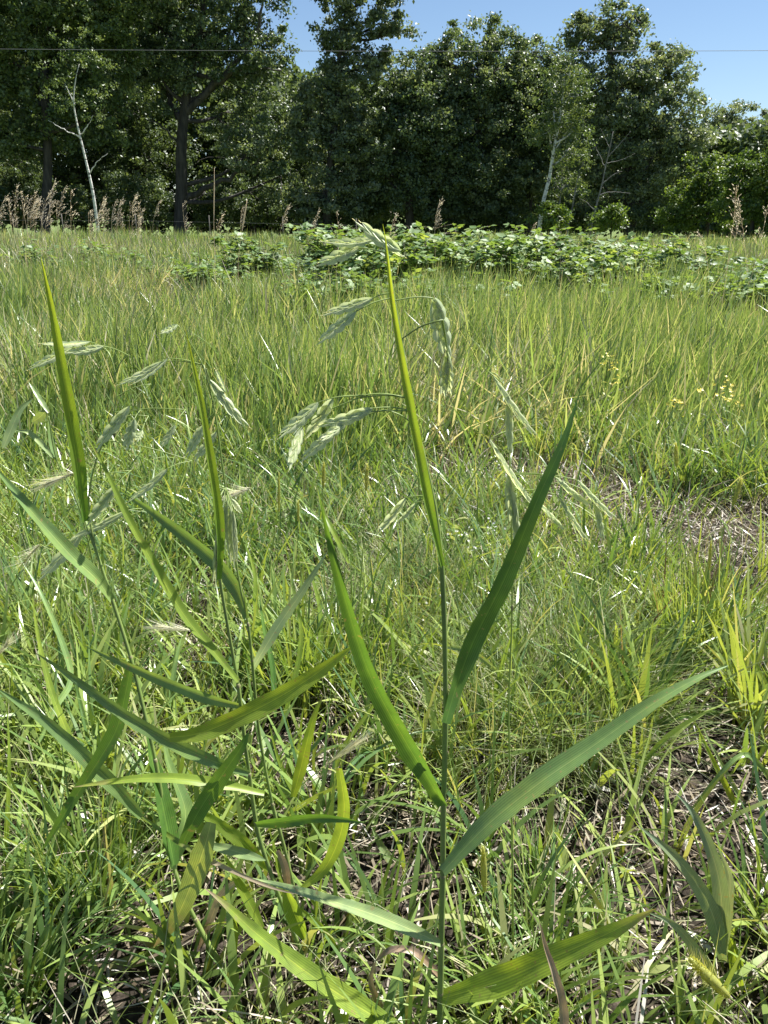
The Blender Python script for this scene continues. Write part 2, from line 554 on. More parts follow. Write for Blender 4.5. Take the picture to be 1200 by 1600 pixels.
def make_field():
    parts = []
    for (n, y0, y1, pw, w0, w1, segs) in ((44000, 2.3, 5.0, .8, .0055, .0145, 4), (80000, 4.8, 10.0, .75, .008, .017, 3), (95000, 9.5, 24.0, .7, .012, .024, 3)):
        x, y = wedge(n, y0, y1, power=pw)
        keep = (y > field_edge(x) + rng.normal(0, .13, n))
        cl = noise2(x, y, 2.6, 3)
        keep &= rng.random(n) < .20 + 1.1 * cl
        x, y, cl = x[keep], y[keep], cl[keep]
        n = len(x)
        h = rng.normal(.36, .075, n) * (.82 + .4 * noise2(x, y, 1.3, 5))
        h = np.clip(h * (.75 + .5 * noise2(x, y, 3.4, 8)), .12, .62)
        h *= np.where((y < field_edge(x) + .4), .8, 1)
        w = rng.uniform(w0, w1, n)
        az = np.where(rng.random(n) < .45, rng.normal(.25, .8, n), rng.uniform(-math.pi, math.pi, n))
        lean = np.abs(rng.normal(.14, .16, n))
        curl = np.abs(rng.normal(.25, .28, n))
        flat = np.clip((noise2(x, y, 1.5, 44) - .60) * 5, 0, 1)
        lean = lean + flat * np.abs(rng.normal(.28, .25, n))
        tone = .36 * noise2(x, y, 1.1, 11) + .80 * rng.random(n) - .10
        st = rng.random(n)
        tone = np.where(st < .05 + .22 * flat, .97, np.where(st < .13 + .3 * flat, .92, np.clip(tone, 0, .86)))
        base = np.stack([x, y, gz(x, y) - .005], -1)
        blades('', base, h, w, az, lean, curl, tone, None, segs=segs, twist=rng.normal(0, .9, n), join=parts)
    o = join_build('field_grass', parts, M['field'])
    tag(o, 'dense upright yellow green grass filling the field', 'grass', kind='stuff')
    # straw and old stems standing among the field grass
    n = 34000
    x, y = wedge(n, 2.2, 19, power=.75)
    keep = y > field_edge(x) - .35
    x, y = x[keep], y[keep]; n = len(x)
    h = rng.uniform(.08, .30, n)
    base = np.stack([x, y, gz(x, y)], -1)
    hi = rng.random(n) < .03 + .25 * np.clip((y - 5) / 5, 0, 1)
    h = np.where(hi, rng.uniform(.40, .66, n), h)
    o = blades('dead_grass', base, h, rng.uniform(.002, .0045, n) * (1 + y * .12), rng.uniform(-3.14, 3.14, n), np.abs(rng.normal(.5, .45, n)), rng.normal(.2, .4, n), np.clip(rng.normal(.45, .22, n), 0, 1), M['straw'], segs=3, twist=rng.normal(0, .8, n))
    tag(o, 'old brown straw between the stems of the field grass', 'dead grass', kind='stuff')


def make_meadow():
    parts = []
    # middling blades of the near ground
    n = 36000
    x, y = wedge(n, .45, 3.5, power=.62, margin=.85)
    k = bare_keep(x, y, .9) & (rng.random(n) < .22 + .9 * noise2(x, y, 6.5, 21))
    x, y = x[k], y[k]; n = len(x)
    h = np.clip(rng.normal(.17, .055, n), .05, .34) * np.where(y < .9, .8, 1)
    tone = np.clip(.5 * noise2(x, y, 3.0, 23) + .55 * rng.random(n), 0, .92)
    tone = np.where(rng.random(n) < .05, .98, tone)
    blades('', np.stack([x, y, gz(x, y) - .004], -1), h, rng.uniform(.0028, .0072, n), rng.uniform(-3.14, 3.14, n), np.abs(rng.normal(.25, .22, n)), np.abs(rng.normal(.75, .5, n)), tone, None, segs=5, twist=rng.normal(0, .7, n), join=parts)
    # broad leaf blades in loose tufts
    nt_ = 2100
    tx, ty = wedge(nt_, .5, 3.3, power=.6, margin=.85)
    k = bare_keep(tx, ty, .84)
    tx, ty = tx[k], ty[k]
    nx_, ny_ = wedge(230, .52, 1.5, power=.9, margin=.45)
    nk = bare_keep(nx_, ny_, .7)
    n0 = len(tx)
    tx, ty = np.concatenate([tx, nx_[nk]]), np.concatenate([ty, ny_[nk]])
    for it, (cx, cy) in enumerate(zip(tx, ty)):
        m = rng.integers(4, 10)
        a = rng.uniform(-3.14, 3.14, m)
        rr = rng.uniform(.0, .03, m)
        bx, by = cx + rr * np.cos(a), cy + rr * np.sin(a)
        big = it >= n0
        tone = np.clip(rng.normal(rng.uniform(.55, .9) if big else rng.uniform(.0, .9), .12, m), 0, .95)
        blades('', np.stack([bx, by, gz(bx, by) - .004], -1), rng.uniform(.11, .30, m) * (.8 if cy < .9 else 1), rng.uniform(.008, .0145, m) if big else rng.uniform(.0055, .0115, m), a + rng.normal(0, .4, m), np.abs(rng.normal(.28, .2, m)), np.abs(rng.normal(.7, .45, m)), tone, None, segs=7, twist=rng.normal(0, .6, m), join=parts)
    o = join_build('meadow_grass', parts, M['meadow'])
    tag(o, 'mixed short green grass covering the near ground', 'grass', kind='stuff')
    # thread fine blades, mixed green and straw, densest in a belt before the field
    n = 44000
    x, y = wedge(n, .5, 3.9, power=.75, margin=.85)
    k = bare_keep(x, y, .88) & (rng.random(n) < .1 + 1.0 * noise2(x, y, 4.2, 31))
    x, y = x[k], y[k]; n = len(x)
    h = np.clip(rng.normal(.17, .06, n), .05, .36)
    o = blades('fine_grass', np.stack([x, y, gz(x, y) - .003], -1), h, rng.uniform(.0011, .0022, n), rng.uniform(-3.14, 3.14, n), np.abs(rng.normal(.35, .3, n)), np.abs(rng.normal(.9, .6, n)), np.clip(rng.normal(.58, .25, n) + .20 * np.clip((y - 1.5) / .6, 0, 1), 0, 1), M['fine'], segs=5)
    tag(o, 'thread fine grass tangled over the ground before the field', 'grass', kind='stuff')
    # dead litter: flat straw lying on the soil in layers
    parts = []
    n = 78000
    x, y = wedge(n, .42, 3.6, power=.68, margin=.85)
    h = rng.uniform(.008, .045, n) * np.where(rng.random(n) < .2, 2.4, 1)
    z = gz(x, y) + .002 + rng.random(n) ** 1.5 * .024
    blades('', np.stack([x, y, z], -1), h, rng.uniform(.0010, .0048, n), rng.uniform(-3.14, 3.14, n), rng.normal(1.45, .28, n), rng.normal(.05, .5, n), np.clip(rng.normal(.42, .30, n), 0, 1), None, segs=3, profile='flat', twist=rng.normal(0, 1, n), join=parts)
    n = 7500
    x, y = wedge(n, .45, 3.4, power=.68, margin=.85)
    blades('', np.stack([x, y, gz(x, y) + .002], -1), rng.uniform(.05, .20, n), rng.uniform(.0009, .0028, n), rng.uniform(-3.14, 3.14, n), np.abs(rng.normal(.9, .4, n)), rng.normal(.4, .5, n), np.clip(rng.normal(.62, .22, n), 0, 1), None, segs=5, profile='flat', twist=rng.normal(0, .7, n), join=parts)
    n = 1500   # broader dead blades and leaf scraps
    x, y = wedge(n, .45, 3.4, power=.68, margin=.85)
    blades('', np.stack([x, y, gz(x, y) + .012], -1), rng.uniform(.015, .07, n), rng.uniform(.005, .012, n), rng.uniform(-3.14, 3.14, n), rng.normal(1.42, .15, n), rng.normal(.2, .4, n), np.clip(rng.normal(.6, .28, n), 0, 1), None, segs=5, twist=rng.normal(0, .8, n), join=parts)
    o = join_build('dead_grass_litter', parts, M['straw'])
    tag(o, 'flat pale straw and dead leaf litter on the soil', 'litter', kind='stuff')


make_field()
make_meadow()


# ------------------------------------------------------------------ traced grass plants
TOCAM = Vector((0, 0, H_CAM))


def leaf_pts(px_pts, Y0, Y1, n=26):
    m = len(px_pts)
    pts = [P(a[0], a[1], Y0 + (Y1 - Y0) * i / (m - 1)) for i, a in enumerate(px_pts)]
    return spline(pts, n)


def leaf(parent, px_pts, wpx, Y0, Y1, mat, roll=(0.2, 0.3), fold=.14, shape='blade', name='leaf', rnd=None, wave=.09, n=26, label=None):
    pts = leaf_pts(px_pts, Y0, Y1, n)
    wid, nor = [], []
    for i, p in enumerate(pts):
        s = i / (n - 1)
        if shape == 'blade':
            k = min(1, .45 + 2.2 * s) * max(.02, (1 - s ** 2.6)) ** .9
        elif shape == 'both':
            k = max(.03, math.sin(math.pi * min(1, .08 + .92 * s))) ** .6
        else:
            k = min(1, .7 + s) * max(.02, 1 - s) ** .55
        depth = (p - TOCAM).length
        d = (pts[min(i + 1, n - 1)] - pts[max(i - 1, 0)]).normalized()
        v = (TOCAM - p).normalized()
        v = (v - d * v.dot(d)).normalized()
        a = roll[0] + (roll[1] - roll[0]) * s
        nn = v * math.cos(a) + d.cross(v) * math.sin(a)
        nor.append(nn)
        k *= 1 + random.gauss(0, .025)
        wid.append(wpx / F_PX * depth * .80 * k / max(.45, abs(math.cos(a))))
    mb = MB()
    mb.ribbon(pts, wid, nor, fold, rnd if rnd is not None else random.random(), wave)
    o = mb.build(name, M[mat], parent)
    if label: o['label'] = label
    return o


def stem(parent, px_pts, Y0, Y1, r0, r1, nodes=(), mat='stem', n=40, name='stem', nodemat='node'):
    pts = leaf_pts(px_pts, Y0, Y1, n)
    mb = MB()
    mb.tube(pts, [r0 + (r1 - r0) * i / (n - 1) for i in range(n)], 8, random.random())
    o = mb.build(name, M[mat], parent)
    for (py) in nodes:
        k = min(range(n), key=lambda i: abs(px_of(pts[i])[1] - py))
        d = (pts[min(k + 1, n - 1)] - pts[max(k - 1, 0)]).normalized()
        r = r0 + (r1 - r0) * k / (n - 1)
        q = MB()
        q.tube([pts[k] + d * z for z in (-.004, -.002, 0, .002, .004)], [r * 1.02, r * 1.22, r * 1.3, r * 1.2, r * 1.02], 8, .3)
        q.build('node', M[nodemat], o)
        lo = max(0, k - max(3, n // 6))
        sh = MB()
        kk = list(range(lo, k + 1))
        if len(kk) > 2 and r0 > .002:
            sh.tube([pts[i] for i in kk], [(r0 + (r1 - r0) * i / (n - 1)) * (1.08 + .22 * (i - lo) / len(kk)) for i in kk], 8, random.random(), close=False)
            sh.build('sheath', M['sheath'], o)
    return pts


def px_of(p):
    d = p - TOCAM
    f = d.y * CP - d.z * SP
    u = d.y * SP + d.z * CP
    return 600 + F_PX * d.x / f, 800 - F_PX * u / f


AXIS = []


def spikelet(parent, a, b, Y0, Y1, wid=13, mat='spike', hang=None, nfl=7):
    """a flattened, pointed spikelet of two rows of overlapping florets, from its stalk end a to its tip b, on a thread of a stalk from hang"""
    A, B = P(a[0], a[1], Y0), P(b[0], b[1], Y1)
    L = (B - A).length
    d = (B - A).normalized()
    v = (TOCAM - A).normalized()
    ang = random.uniform(-.45, .45)
    v = (v * .55 + Vector((0.2, 0, 1)) * .6)
    v = (v - d * v.dot(d)).normalized()
    side = d.cross(v) * math.cos(ang) + v * math.sin(ang)
    nn = d.cross(side).normalized()
    W = wid * 1.15 / F_PX * (A - TOCAM).length
    sag = Vector((0, 0, -1)) * L * random.uniform(.0, .06)
    mb = MB()

    def pt(t): return A.lerp(B, t) + sag * (4 * t * (1 - t))
    # glumes and florets: thin boat shaped scales, each a single curved sheet
    fl = [(0.0, .34, .24, -1), (0.02, .40, .26, 1)]
    for k in range(nfl):
        t = .07 + .60 * k / (nfl - 1)
        fl.append((t, .33, .30 * math.sin(math.pi * (.30 + .60 * k / (nfl - 1))) + .05, 1 if k % 2 else -1))
    for (t0, ln, ww, sg) in fl:
        t1 = min(t0 + ln, 1.0)
        p0 = pt(t0); p1 = pt(t1) + side * sg * W * .12
        m = 7
        vv, ff, tt = [], [], []
        for i in range(m):
            s = i / (m - 1)
            prof = math.sin(math.pi * min(1, .12 + .88 * s)) ** .8 * W * ww
            c = p0.lerp(p1, s) + side * sg * W * ww * .6 * math.sin(math.pi * s * .8) + nn * W * .03 * sg
            for cu, cn in ((-1, -.5), (-.45, .0), (0, .3), (.45, .0), (1, -.5)):
                vv.append(c + side * prof * cu + nn * prof * cn * sg)
                tt.append(s)
        for i in range(m - 1):
            for q in range(4):
                ff.append((i * 5 + q, i * 5 + q + 1, i * 5 + 6 + q, i * 5 + 5 + q))
        mb.add(vv, ff, min(1, max(0, random.gauss(.5, .14))), tt, [-1, -.5, 0, .5, 1] * m)
        # short awn
        tip = p1 + (p1 - p0).normalized() * L * .07
        mb.tube([p1, tip], [.0003, .0001], 3, .8)
    o = mb.build('spikelet', M[mat], parent)
    if hang is not None:
        H = hang if isinstance(hang, Vector) else P(hang[0], hang[1], Y0)
        q = MB()
        mid = H.lerp(A, .55) + Vector((0, 0, 1)) * (H - A).length * .05
        q.tube(spline([H, mid, A, pt(.05)], 12), [.0006] * 6 + [.0005] * 6, 5, .5)
        if AXIS:
            R_ = min(AXIS, key=lambda p: (p - H - Vector((0, 0, -.02))).length)
            q.tube(spline([R_, R_.lerp(H, .5) + Vector((0, 0, .003)), H], 8), .0006, 5, .5)
        q.build('stalk', M['stem'], o)
    return o


# --- plant 1: the tall main plant
Y1P = .63
b = P(687, 1650, Y1P)
p1 = thing('wild_rye_plant', 'tall single stemmed blue green grass with drooping spikelets, standing alone right of centre', 'grass plant', (b.x, b.y, 0))
st1 = stem(p1, [(687, 1690), (688, 1560), (690, 1450), (692, 1360), (693, 1258), (696, 1130), (695, 1000), (690, 880), (681, 800), (664, 720), (645, 640), (628, 540), (612, 450), (603, 385)], Y1P, Y1P + .03, .0033, .0014, nodes=(1562, 1474, 1362, 1258, 1130, 872))
leaf(p1, [(690, 885), (668, 790), (648, 680), (630, 580), (614, 480), (603, 380), (598, 350)], 19, Y1P - .005, Y1P + .0, 'flag', (.75, -.05), .38, rnd=.7)
leaf(p1, [(696, 1130), (712, 1075), (740, 1000), (790, 900), (840, 780), (880, 690), (905, 615)], 37, Y1P, Y1P + .10, 'green', (.7, .35), .10, rnd=.1)
leaf(p1, [(692, 1258), (665, 1210), (640, 1170), (580, 1060), (543, 950), (515, 845), (500, 780)], 37, Y1P, Y1P - .05, 'green', (-.5, -.35), .22, rnd=.1, wave=.02)
leaf(p1, [(692, 1362), (760, 1290), (840, 1225), (920, 1170), (1020, 1100), (1090, 1060), (1138, 1040)], 40, Y1P, Y1P + .06, 'glauc', (-.3, -.45), .16, rnd=.35)
leaf(p1, [(688, 1560), (730, 1548), (790, 1528), (860, 1497), (950, 1458), (1000, 1432), (1025, 1420)], 46, Y1P, Y1P - .02, 'tipdry', (.25, .15), .10, rnd=.6, label='broad yellow green lowest leaf with a brown tip')
leaf(p1, [(688, 1474), (640, 1452), (580, 1428), (500, 1402), (440, 1384), (395, 1372)], 24, Y1P, Y1P - .04, 'pale', (.2, .3), .16, rnd=.3)
AXIS[:] = st1[20:]
for a, bb, hg, w in (((626, 392), (556, 343), (604, 385), 15), ((585, 374), (504, 376), (604, 384), 13), ((566, 380), (492, 414), (603, 390), 16), ((560, 388), (520, 405), (601, 395), 12),
                     ((582, 466), (503, 491), (610, 458), 13), ((556, 487), (494, 537), (612, 465), 15), ((596, 378), (632, 402), (602, 380), 10),
                     ((497, 629), (433, 684), (560, 618), 15), ((520, 622), (476, 684), (575, 620), 15), ((582, 638), (496, 664), (646, 642), 15), ((472, 668), (449, 735), (560, 622), 13),
                     ((526, 670), (468, 720), (600, 640), 15), ((545, 652), (498, 690), (640, 642), 12)):
    spikelet(p1, a, bb, Y1P + random.uniform(0, .03), Y1P + random.uniform(-.01, .03), w, hang=P(hg[0], hg[1], Y1P + .02))
for a, bb, hg, w in (((678, 466), (700, 560), (614, 470), 26), ((699, 552), (692, 622), (690, 500), 20), ((700, 560), (703, 618), (692, 500), 12),
                     ((634, 778), (586, 836), (676, 776), 12), ((650, 786), (618, 818), (678, 782), 9)):
    spikelet(p1, a, bb, Y1P + .03, Y1P + .04, w, hang=P(hg[0], hg[1], Y1P + .02))

# --- nodding panicle behind the right leaf
Y4P = .74
b = P(800, 1480, Y4P)
p4 = thing('wild_rye_plant', 'thin nodding grass stem with pale spikelets hanging behind the dark right leaf', 'grass plant', (b.x, b.y, 0))
AXIS[:] = stem(p4, [(802, 1500), (800, 1300), (795, 1120), (800, 960), (799, 830), (796, 700), (792, 620), (780, 592), (762, 580)], Y4P, Y4P - .02, .0016, .0006, nodes=(1210, 960))
for a, bb, hg, w in (((772, 590), (840, 684), (766, 582), 11), ((794, 618), (798, 712), (790, 612), 10), ((765, 687), (838, 795), (796, 672), 12), ((796, 736), (800, 825), (796, 700), 9),
                     ((802, 778), (813, 875), (797, 720), 10), ((842, 785), (886, 830), (800, 760), 10), ((868, 746), (928, 792), (798, 740), 10), ((902, 750), (964, 812), (799, 742), 10),
                     ((930, 778), (943, 846), (880, 752), 9), ((872, 774), (919, 846), (800, 765), 10)):
    spikelet(p4, a, bb, Y4P - .02, Y4P - .02, w * 1.45, hang=P(hg[0], hg[1], Y4P - .01))

# --- plant 2: centre left
Y2P = .72
b = P(500, 1560, Y2P)
p2 = thing('wild_rye_plant', 'leafy blue green grass left of centre with two stems and a narrow upright flag leaf', 'grass plant', (b.x, b.y, 0))
stem(p2, [(500, 1570), (468, 1480), (437, 1403), (411, 1329), (400, 1285), (389, 1206), (381, 1145), (372, 1070), (358, 990), (343, 900), (340, 850)], Y2P, Y2P + .02, .0030, .0014, nodes=(1285, 1206, 1068, 905))
ax2 = stem(p2, [(505, 1560), (470, 1430), (442, 1316), (427, 1263), (405, 1145), (394, 1031), (386, 965), (372, 900), (352, 760), (335, 640), (318, 570)], Y2P + .05, Y2P + .07, .0026, .0008, nodes=(1263, 1035, 968))
leaf(p2, [(341, 905), (343, 850), (338, 790), (325, 700), (312, 620), (298, 555), (289, 510)], 18, Y2P + .01, Y2P + .0, 'flag', (.6, .4), .3, rnd=.6)
leaf(p2, [(372, 1065), (335, 1020), (290, 965), (245, 890), (200, 810), (165, 735), (132, 675)], 19, Y2P, Y2P + .03, 'lime', (.5, .4), .2, rnd=.2)
leaf(p2, [(386, 966), (372, 925), (345, 885), (300, 845), (240, 800), (190, 768)], 27, Y2P + .06, Y2P + .1, 'glauc', (-.5, -.6), .2, rnd=.2)
leaf(p2, [(394, 1046), (412, 1015), (440, 970), (475, 920), (513, 860)], 21, Y2P + .06, Y2P + .12, 'pale', (-.3, -.2), .08, rnd=.6)
leaf(p2, [(265, 1152), (310, 1146), (370, 1122), (430, 1092), (490, 1055), (548, 1012)], 36, Y2P - .02, Y2P + .03, 'lime', (.3, .2), .10, shape='both', rnd=.5)
leaf(p2, [(381, 1104), (330, 1092), (270, 1070), (200, 1040), (130, 1008)], 20, Y2P + .02, Y2P + .07, 'glauc', (-.5, -.4), .2, rnd=.8)
leaf(p2, [(389, 1208), (340, 1192), (285, 1168), (215, 1130), (150, 1085), (95, 1045), (55, 1020)], 25, Y2P, Y2P - .03, 'glauc', (-.35, -.3), .16, rnd=.6)
leaf(p2, [(285, 1318), (310, 1268), (345, 1214), (375, 1170), (388, 1145)], 30, Y2P - .02, Y2P + .0, 'green', (.3, .3), .12, shape='both', rnd=.6)
leaf(p2, [(400, 1287), (440, 1283), (490, 1277), (535, 1280), (572, 1286)], 19, Y2P, Y2P - .04, 'green', (.7, .5), .2, rnd=.0)
leaf(p2, [(530, 1200), (538, 1260), (530, 1310), (505, 1360), (465, 1392)], 24, Y2P + .02, Y2P, 'lime', (.4, .1), .12, shape='both', rnd=.8)
leaf(p2, [(413, 1240), (350, 1227), (290, 1218), (230, 1216), (170, 1222), (115, 1230)], 20, Y2P, Y2P - .02, 'tipdry', (.3, .3), .15, rnd=.4)
leaf(p2, [(330, 1285), (318, 1330), (300, 1380), (278, 1430), (255, 1462), (240, 1480)], 40, Y2P - .02, Y2P - .01, 'paledry', (.1, .1), .07, rnd=.5, label='broad pale hanging leaf with a brown tip')
leaf(p2, [(458, 1245), (470, 1200), (482, 1150), (494, 1110), (506, 1085)], 22, Y2P + .05, Y2P + .07, 'tipdry', (.2, .1), .1, rnd=.9)
leaf(p2, [(315, 1270), (350, 1294), (386, 1322), (424, 1364)], 22, Y2P, Y2P + .01, 'lime', (.2, .2), .12, shape='both', rnd=.3)
leaf(p2, [(325, 1320), (368, 1330), (415, 1344)], 18, Y2P - .01, Y2P, 'pale', (.2, .1), .12, shape='both')
leaf(p2, [(410, 1450), (380, 1394), (358, 1350), (348, 1330)], 18, Y2P + .02, Y2P + .03, 'lime', (.3, .3), .14)
leaf(p2, [(348, 1400), (364, 1445), (364, 1490), (358, 1530)], 15, Y2P + .01, Y2P + .01, 'lime', (.3, .2), .14, shape='both')
leaf(p2, [(446, 1390), (461, 1430), (476, 1468)], 26, Y2P - .01, Y2P - .01, 'lime', (.3, .2), .25, shape='both')
leaf(p2, [(468, 1420), (503, 1450), (522, 1475), (536, 1500)], 11, Y2P - .01, Y2P - .02, 'tipdry', (.2, .2), .14)
leaf(p2, [(640, 1620), (560, 1574), (485, 1524), (440, 1490), (395, 1454), (350, 1412), (320, 1388)], 36, Y2P - .10, Y2P - .06, 'tipdry', (.35, .3), .2, rnd=.1, label='broad low leaf with browned edges')
leaf(p2, [(374, 1374), (346, 1398), (328, 1440), (310, 1484)], 13, Y2P + .03, Y2P + .04, 'dead', (.2, .2), .12, shape='both', rnd=1., name='dead_leaf', label='bleached dead leaf')
leaf(p2, [(434, 1328), (446, 1356), (452, 1400)], 14, Y2P + .01, Y2P + .02, 'dead', (.2, .2), .25, shape='both', rnd=.4, name='dead_leaf', label='withered brown leaf')
AXIS[:] = ax2[22:]
for a, bb, hg, w in (((352, 612), (336, 576), (330, 622), 9), ((328, 594), (388, 668), (322, 575), 12), ((318, 664), (290, 716), (335, 645), 11), ((338, 675), (302, 720), (342, 660), 10), ((252, 565), (184, 600), (316, 570), 9), ((277, 507), (250, 520), (312, 560), 8), ((262, 560), (205, 600), (316, 570), 8)):
    spikelet(p2, a, bb, Y2P + .07, Y2P + .06, w, hang=P(hg[0], hg[1], Y2P + .07))
AXIS[:] = stem(p2, [(341, 900), (337, 830), (340, 780), (350, 762), (354, 775)], Y2P + .02, Y2P + .03, .0012, .0006, name='panicle_branch', n=16)
for a, bb, hg, w in (((354, 782), (338, 900), (352, 762), 13), ((358, 790), (364, 888), (353, 765), 12), ((349, 800), (334, 920), (352, 765), 11), ((362, 780), (378, 802), (353, 765), 8), ((364, 800), (370, 880), (353, 765), 9)):
    spikelet(p2, a, bb, Y2P + .02, Y2P + .02, w, hang=P(hg[0], hg[1], Y2P + .05), nfl=9)

# --- plant 3: left
Y3P = .76
b = P(455, 1620, .70)
p3 = thing('wild_rye_plant', 'leaning blue green grass at the left with the tallest sword shaped flag leaf', 'grass plant', (b.x, b.y, 0))
stem(p3, [(455, 1625), (400, 1560), (350, 1512), (306, 1438), (270, 1350), (245, 1200), (225, 1110), (205, 1030), (175, 935), (150, 860), (130, 805)], .70, Y3P + .06, .0031, .0016, nodes=(1438, 1200, 1030, 938), mat='stem')
leaf(p3, [(132, 815), (125, 760), (112, 670), (98, 585), (82, 490), (70, 430), (64, 402)], 24, Y3P + .05, Y3P + .02, 'flag', (.7, -.1), .26, rnd=.3)
leaf(p3, [(174, 938), (150, 905), (110, 868), (60, 812), (20, 765), (-15, 722)], 27, Y3P + .02, Y3P + .0, 'glauc', (.55, .4), .26, rnd=.5)
leaf(p3, [(206, 1034), (196, 1085), (182, 1140), (150, 1195), (105, 1265), (62, 1335)], 26, Y3P + .03, Y3P + .0, 'green', (.6, .2), .2, rnd=.6)
leaf(p3, [(222, 1276), (185, 1235), (135, 1185), (75, 1130), (25, 1095), (-10, 1072)], 27, Y3P + .02, Y3P + .03, 'glauc', (-.3, -.2), .15, rnd=.9)
leaf(p3, [(272, 1352), (262, 1300), (250, 1240), (238, 1190), (228, 1140)], 30, .73, .78, 'green', (.6, .7), .2, rnd=.2)
leaf(p3, [(268, 1358), (285, 1300), (288, 1260), (262, 1190), (255, 1150)], 24, .74, .80, 'glauc', (.6, .7), .2, rnd=.4)
leaf(p3, [(222, 1276), (250, 1296), (290, 1322), (330, 1345), (420, 1385), (480, 1400)], 9, Y3P + .0, Y3P - .08, 'halfdry', (.3, .2), .12, rnd=.5)
AXIS[:] = stem(p3, [(150, 860), (138, 790), (150, 720), (175, 660), (182, 600), (172, 555), (160, 545)], Y3P + .05, Y3P + .08, .0012, .0006, name='panicle_branch', n=30)
for a, bb, hg, w in (((140, 534), (63, 536), (168, 548), 10), ((112, 544), (42, 577), (165, 545), 11), ((162, 541), (100, 550), (200, 555), 10), ((202, 635), (147, 704), (236, 600), 13), ((210, 655), (195, 704), (220, 640), 12), ((273, 664), (250, 700), (290, 640), 8),
                     ((262, 732), (198, 784), (300, 720), 9), ((182, 758), (132, 822), (205, 735), 12), ((132, 828), (56, 908), (170, 800), 14), ((198, 798), (108, 842), (230, 795), 8), ((222, 672), (213, 690), (232, 650), 8)):
    spikelet(p3, a, bb, Y3P + .06, Y3P + .05, w, hang=P(hg[0], hg[1], Y3P + .08))

# --- smaller grasses with traced leaves
def small(label, base_px, Y, leaves, stems=(), name='grass_tuft', cat='grass plant'):
    bb = P(base_px[0], base_px[1], Y)
    t = thing(name, label, cat, (bb.x, bb.y, 0))
    for s in stems: stem(t, s[0], Y, Y + s[3] if len(s) > 3 else Y, s[1], s[2], nodes=())
    for L in leaves:
        leaf(t, L[0], L[1], Y + L[2], Y + L[3], L[4], L[5] if len(L) > 5 else (.25, .25), L[6] if len(L) > 6 else .14, shape=L[7] if len(L) > 7 else 'blade', name='dead_leaf' if L[4] == 'dead' else 'leaf')
    return t


small('grass with three arching glossy purplish leaves, lower right edge', (1130, 1640), .74,
      [([(1130, 1490), (1127, 1405), (1119, 1356), (1102, 1307), (1080, 1266), (1055, 1238)], 27, -.06, -.02, 'sheen', (-.2, .2)),
       ([(1130, 1500), (1114, 1431), (1087, 1379), (1050, 1334), (997, 1290)], 27, -.06, -.04, 'sheen', (-.2, .2)),
       ([(1130, 1490), (1137, 1424), (1140, 1370), (1120, 1322)], 18, -.06, -.03, 'sheen', (-.3, -.2)),
       ([(1140, 1465), (1155, 1525), (1165, 1620)], 24, -.01, -.04, 'lime', (.2, .2), .14, 'both'),
       ([(1128, 1640), (1110, 1532), (1087, 1484), (1050, 1442), (1008, 1424)], 26, -.06, -.07, 'sheen', (-.3, -.2)),
       ([(1150, 1580), (1190, 1540), (1230, 1500)], 22, 0, .04, 'green', (.3, .4)),
       ([(1210, 1610), (1175, 1590), (1120, 1570), (1040, 1575)], 16, -.02, -.03, 'lime', (.4, .4))],
      [([(1132, 1650), (1130, 1560), (1128, 1480)], .0022, .0016)])
small('arching bright green blades at the right edge of the photo', (1230, 1450), 1.0,
      [([(1215, 1400), (1174, 1319), (1147, 1255), (1110, 1180), (1084, 1124)], 14, 0, .06, 'lime', (.4, .3)),
       ([(1225, 1330), (1180, 1285), (1120, 1180), (1095, 1130)], 9, 0, .1, 'pale', (.3, .3)),
       ([(1240, 1180), (1205, 1090), (1180, 1040), (1160, 985)], 13, .25, .35, 'lime', (.5, .4)),
       ([(1230, 1260), (1190, 1200), (1150, 1185), (1060, 1290)], 10, .05, .0, 'glauc', (.3, .3))])
small('withered curled brown leaf standing in front of the yellow green leaf', (885, 1640), .60,
      [([(882, 1640), (878, 1570), (865, 1520), (852, 1480), (842, 1435)], 15, -.02, -.02, 'dead', (.3, .5), .3)], name='dead_leaf_stalk', cat='dead leaf')
small('dry curled mauve grey leaf arching beside the main stem foot', (600, 1590), .66,
      [([(690, 1530), (672, 1508), (647, 1487), (612, 1484), (586, 1502)], 12, 0, .01, 'dead', (.2, .2), .2, 'both'),
       ([(586, 1504), (580, 1535), (594, 1572), (610, 1620)], 10, .01, .0, 'dead', (.3, .2), .2, 'both')], name='dead_leaf_stalk', cat='dead leaf')
small('low leaf lying half green and half straw, bottom left corner', (310, 1490), .74,
      [([(312, 1492), (250, 1493), (200, 1505), (150, 1527), (110, 1553), (60, 1590), (20, 1625)], 20, 0, -.03, 'halfdry', (.2, .2)),
       ([(235, 1472), (190, 1479), (150, 1480), (100, 1480), (60, 1482), (10, 1497)], 20, .03, .04, 'pale', (.2, .2), .2),
       ([(200, 1580), (240, 1572), (300, 1570), (345, 1585)], 14, -.02, -.02, 'green', (.3, .3))])
small('grass tuft with long narrow blades at the left edge', (-10, 1380), .85,
      [([(150, 1379), (125, 1370), (87, 1350), (37, 1325), (-8, 1305)], 13, 0, 0, 'lime', (.3, .3)),
       ([(8, 1600), (4, 1450), (10, 1300), (14, 1180), (10, 1090)], 11, -.05, .1, 'lime', (.5, .5)),
       ([(270, 1378), (225, 1384), (170, 1378)], 9, 0, .02, 'glauc'),
       ([(60, 1420), (58, 1380), (54, 1335)], 9, 0, .02, 'lime'),
       ([(180, 1455), (150, 1430), (110, 1400), (60, 1370), (10, 1340)], 10, .02, .05, 'glauc'),
       ([(-5, 1520), (4, 1490), (8, 1440), (0, 1400)], 20, -.06, -.04, 'green', (.4, .3))])
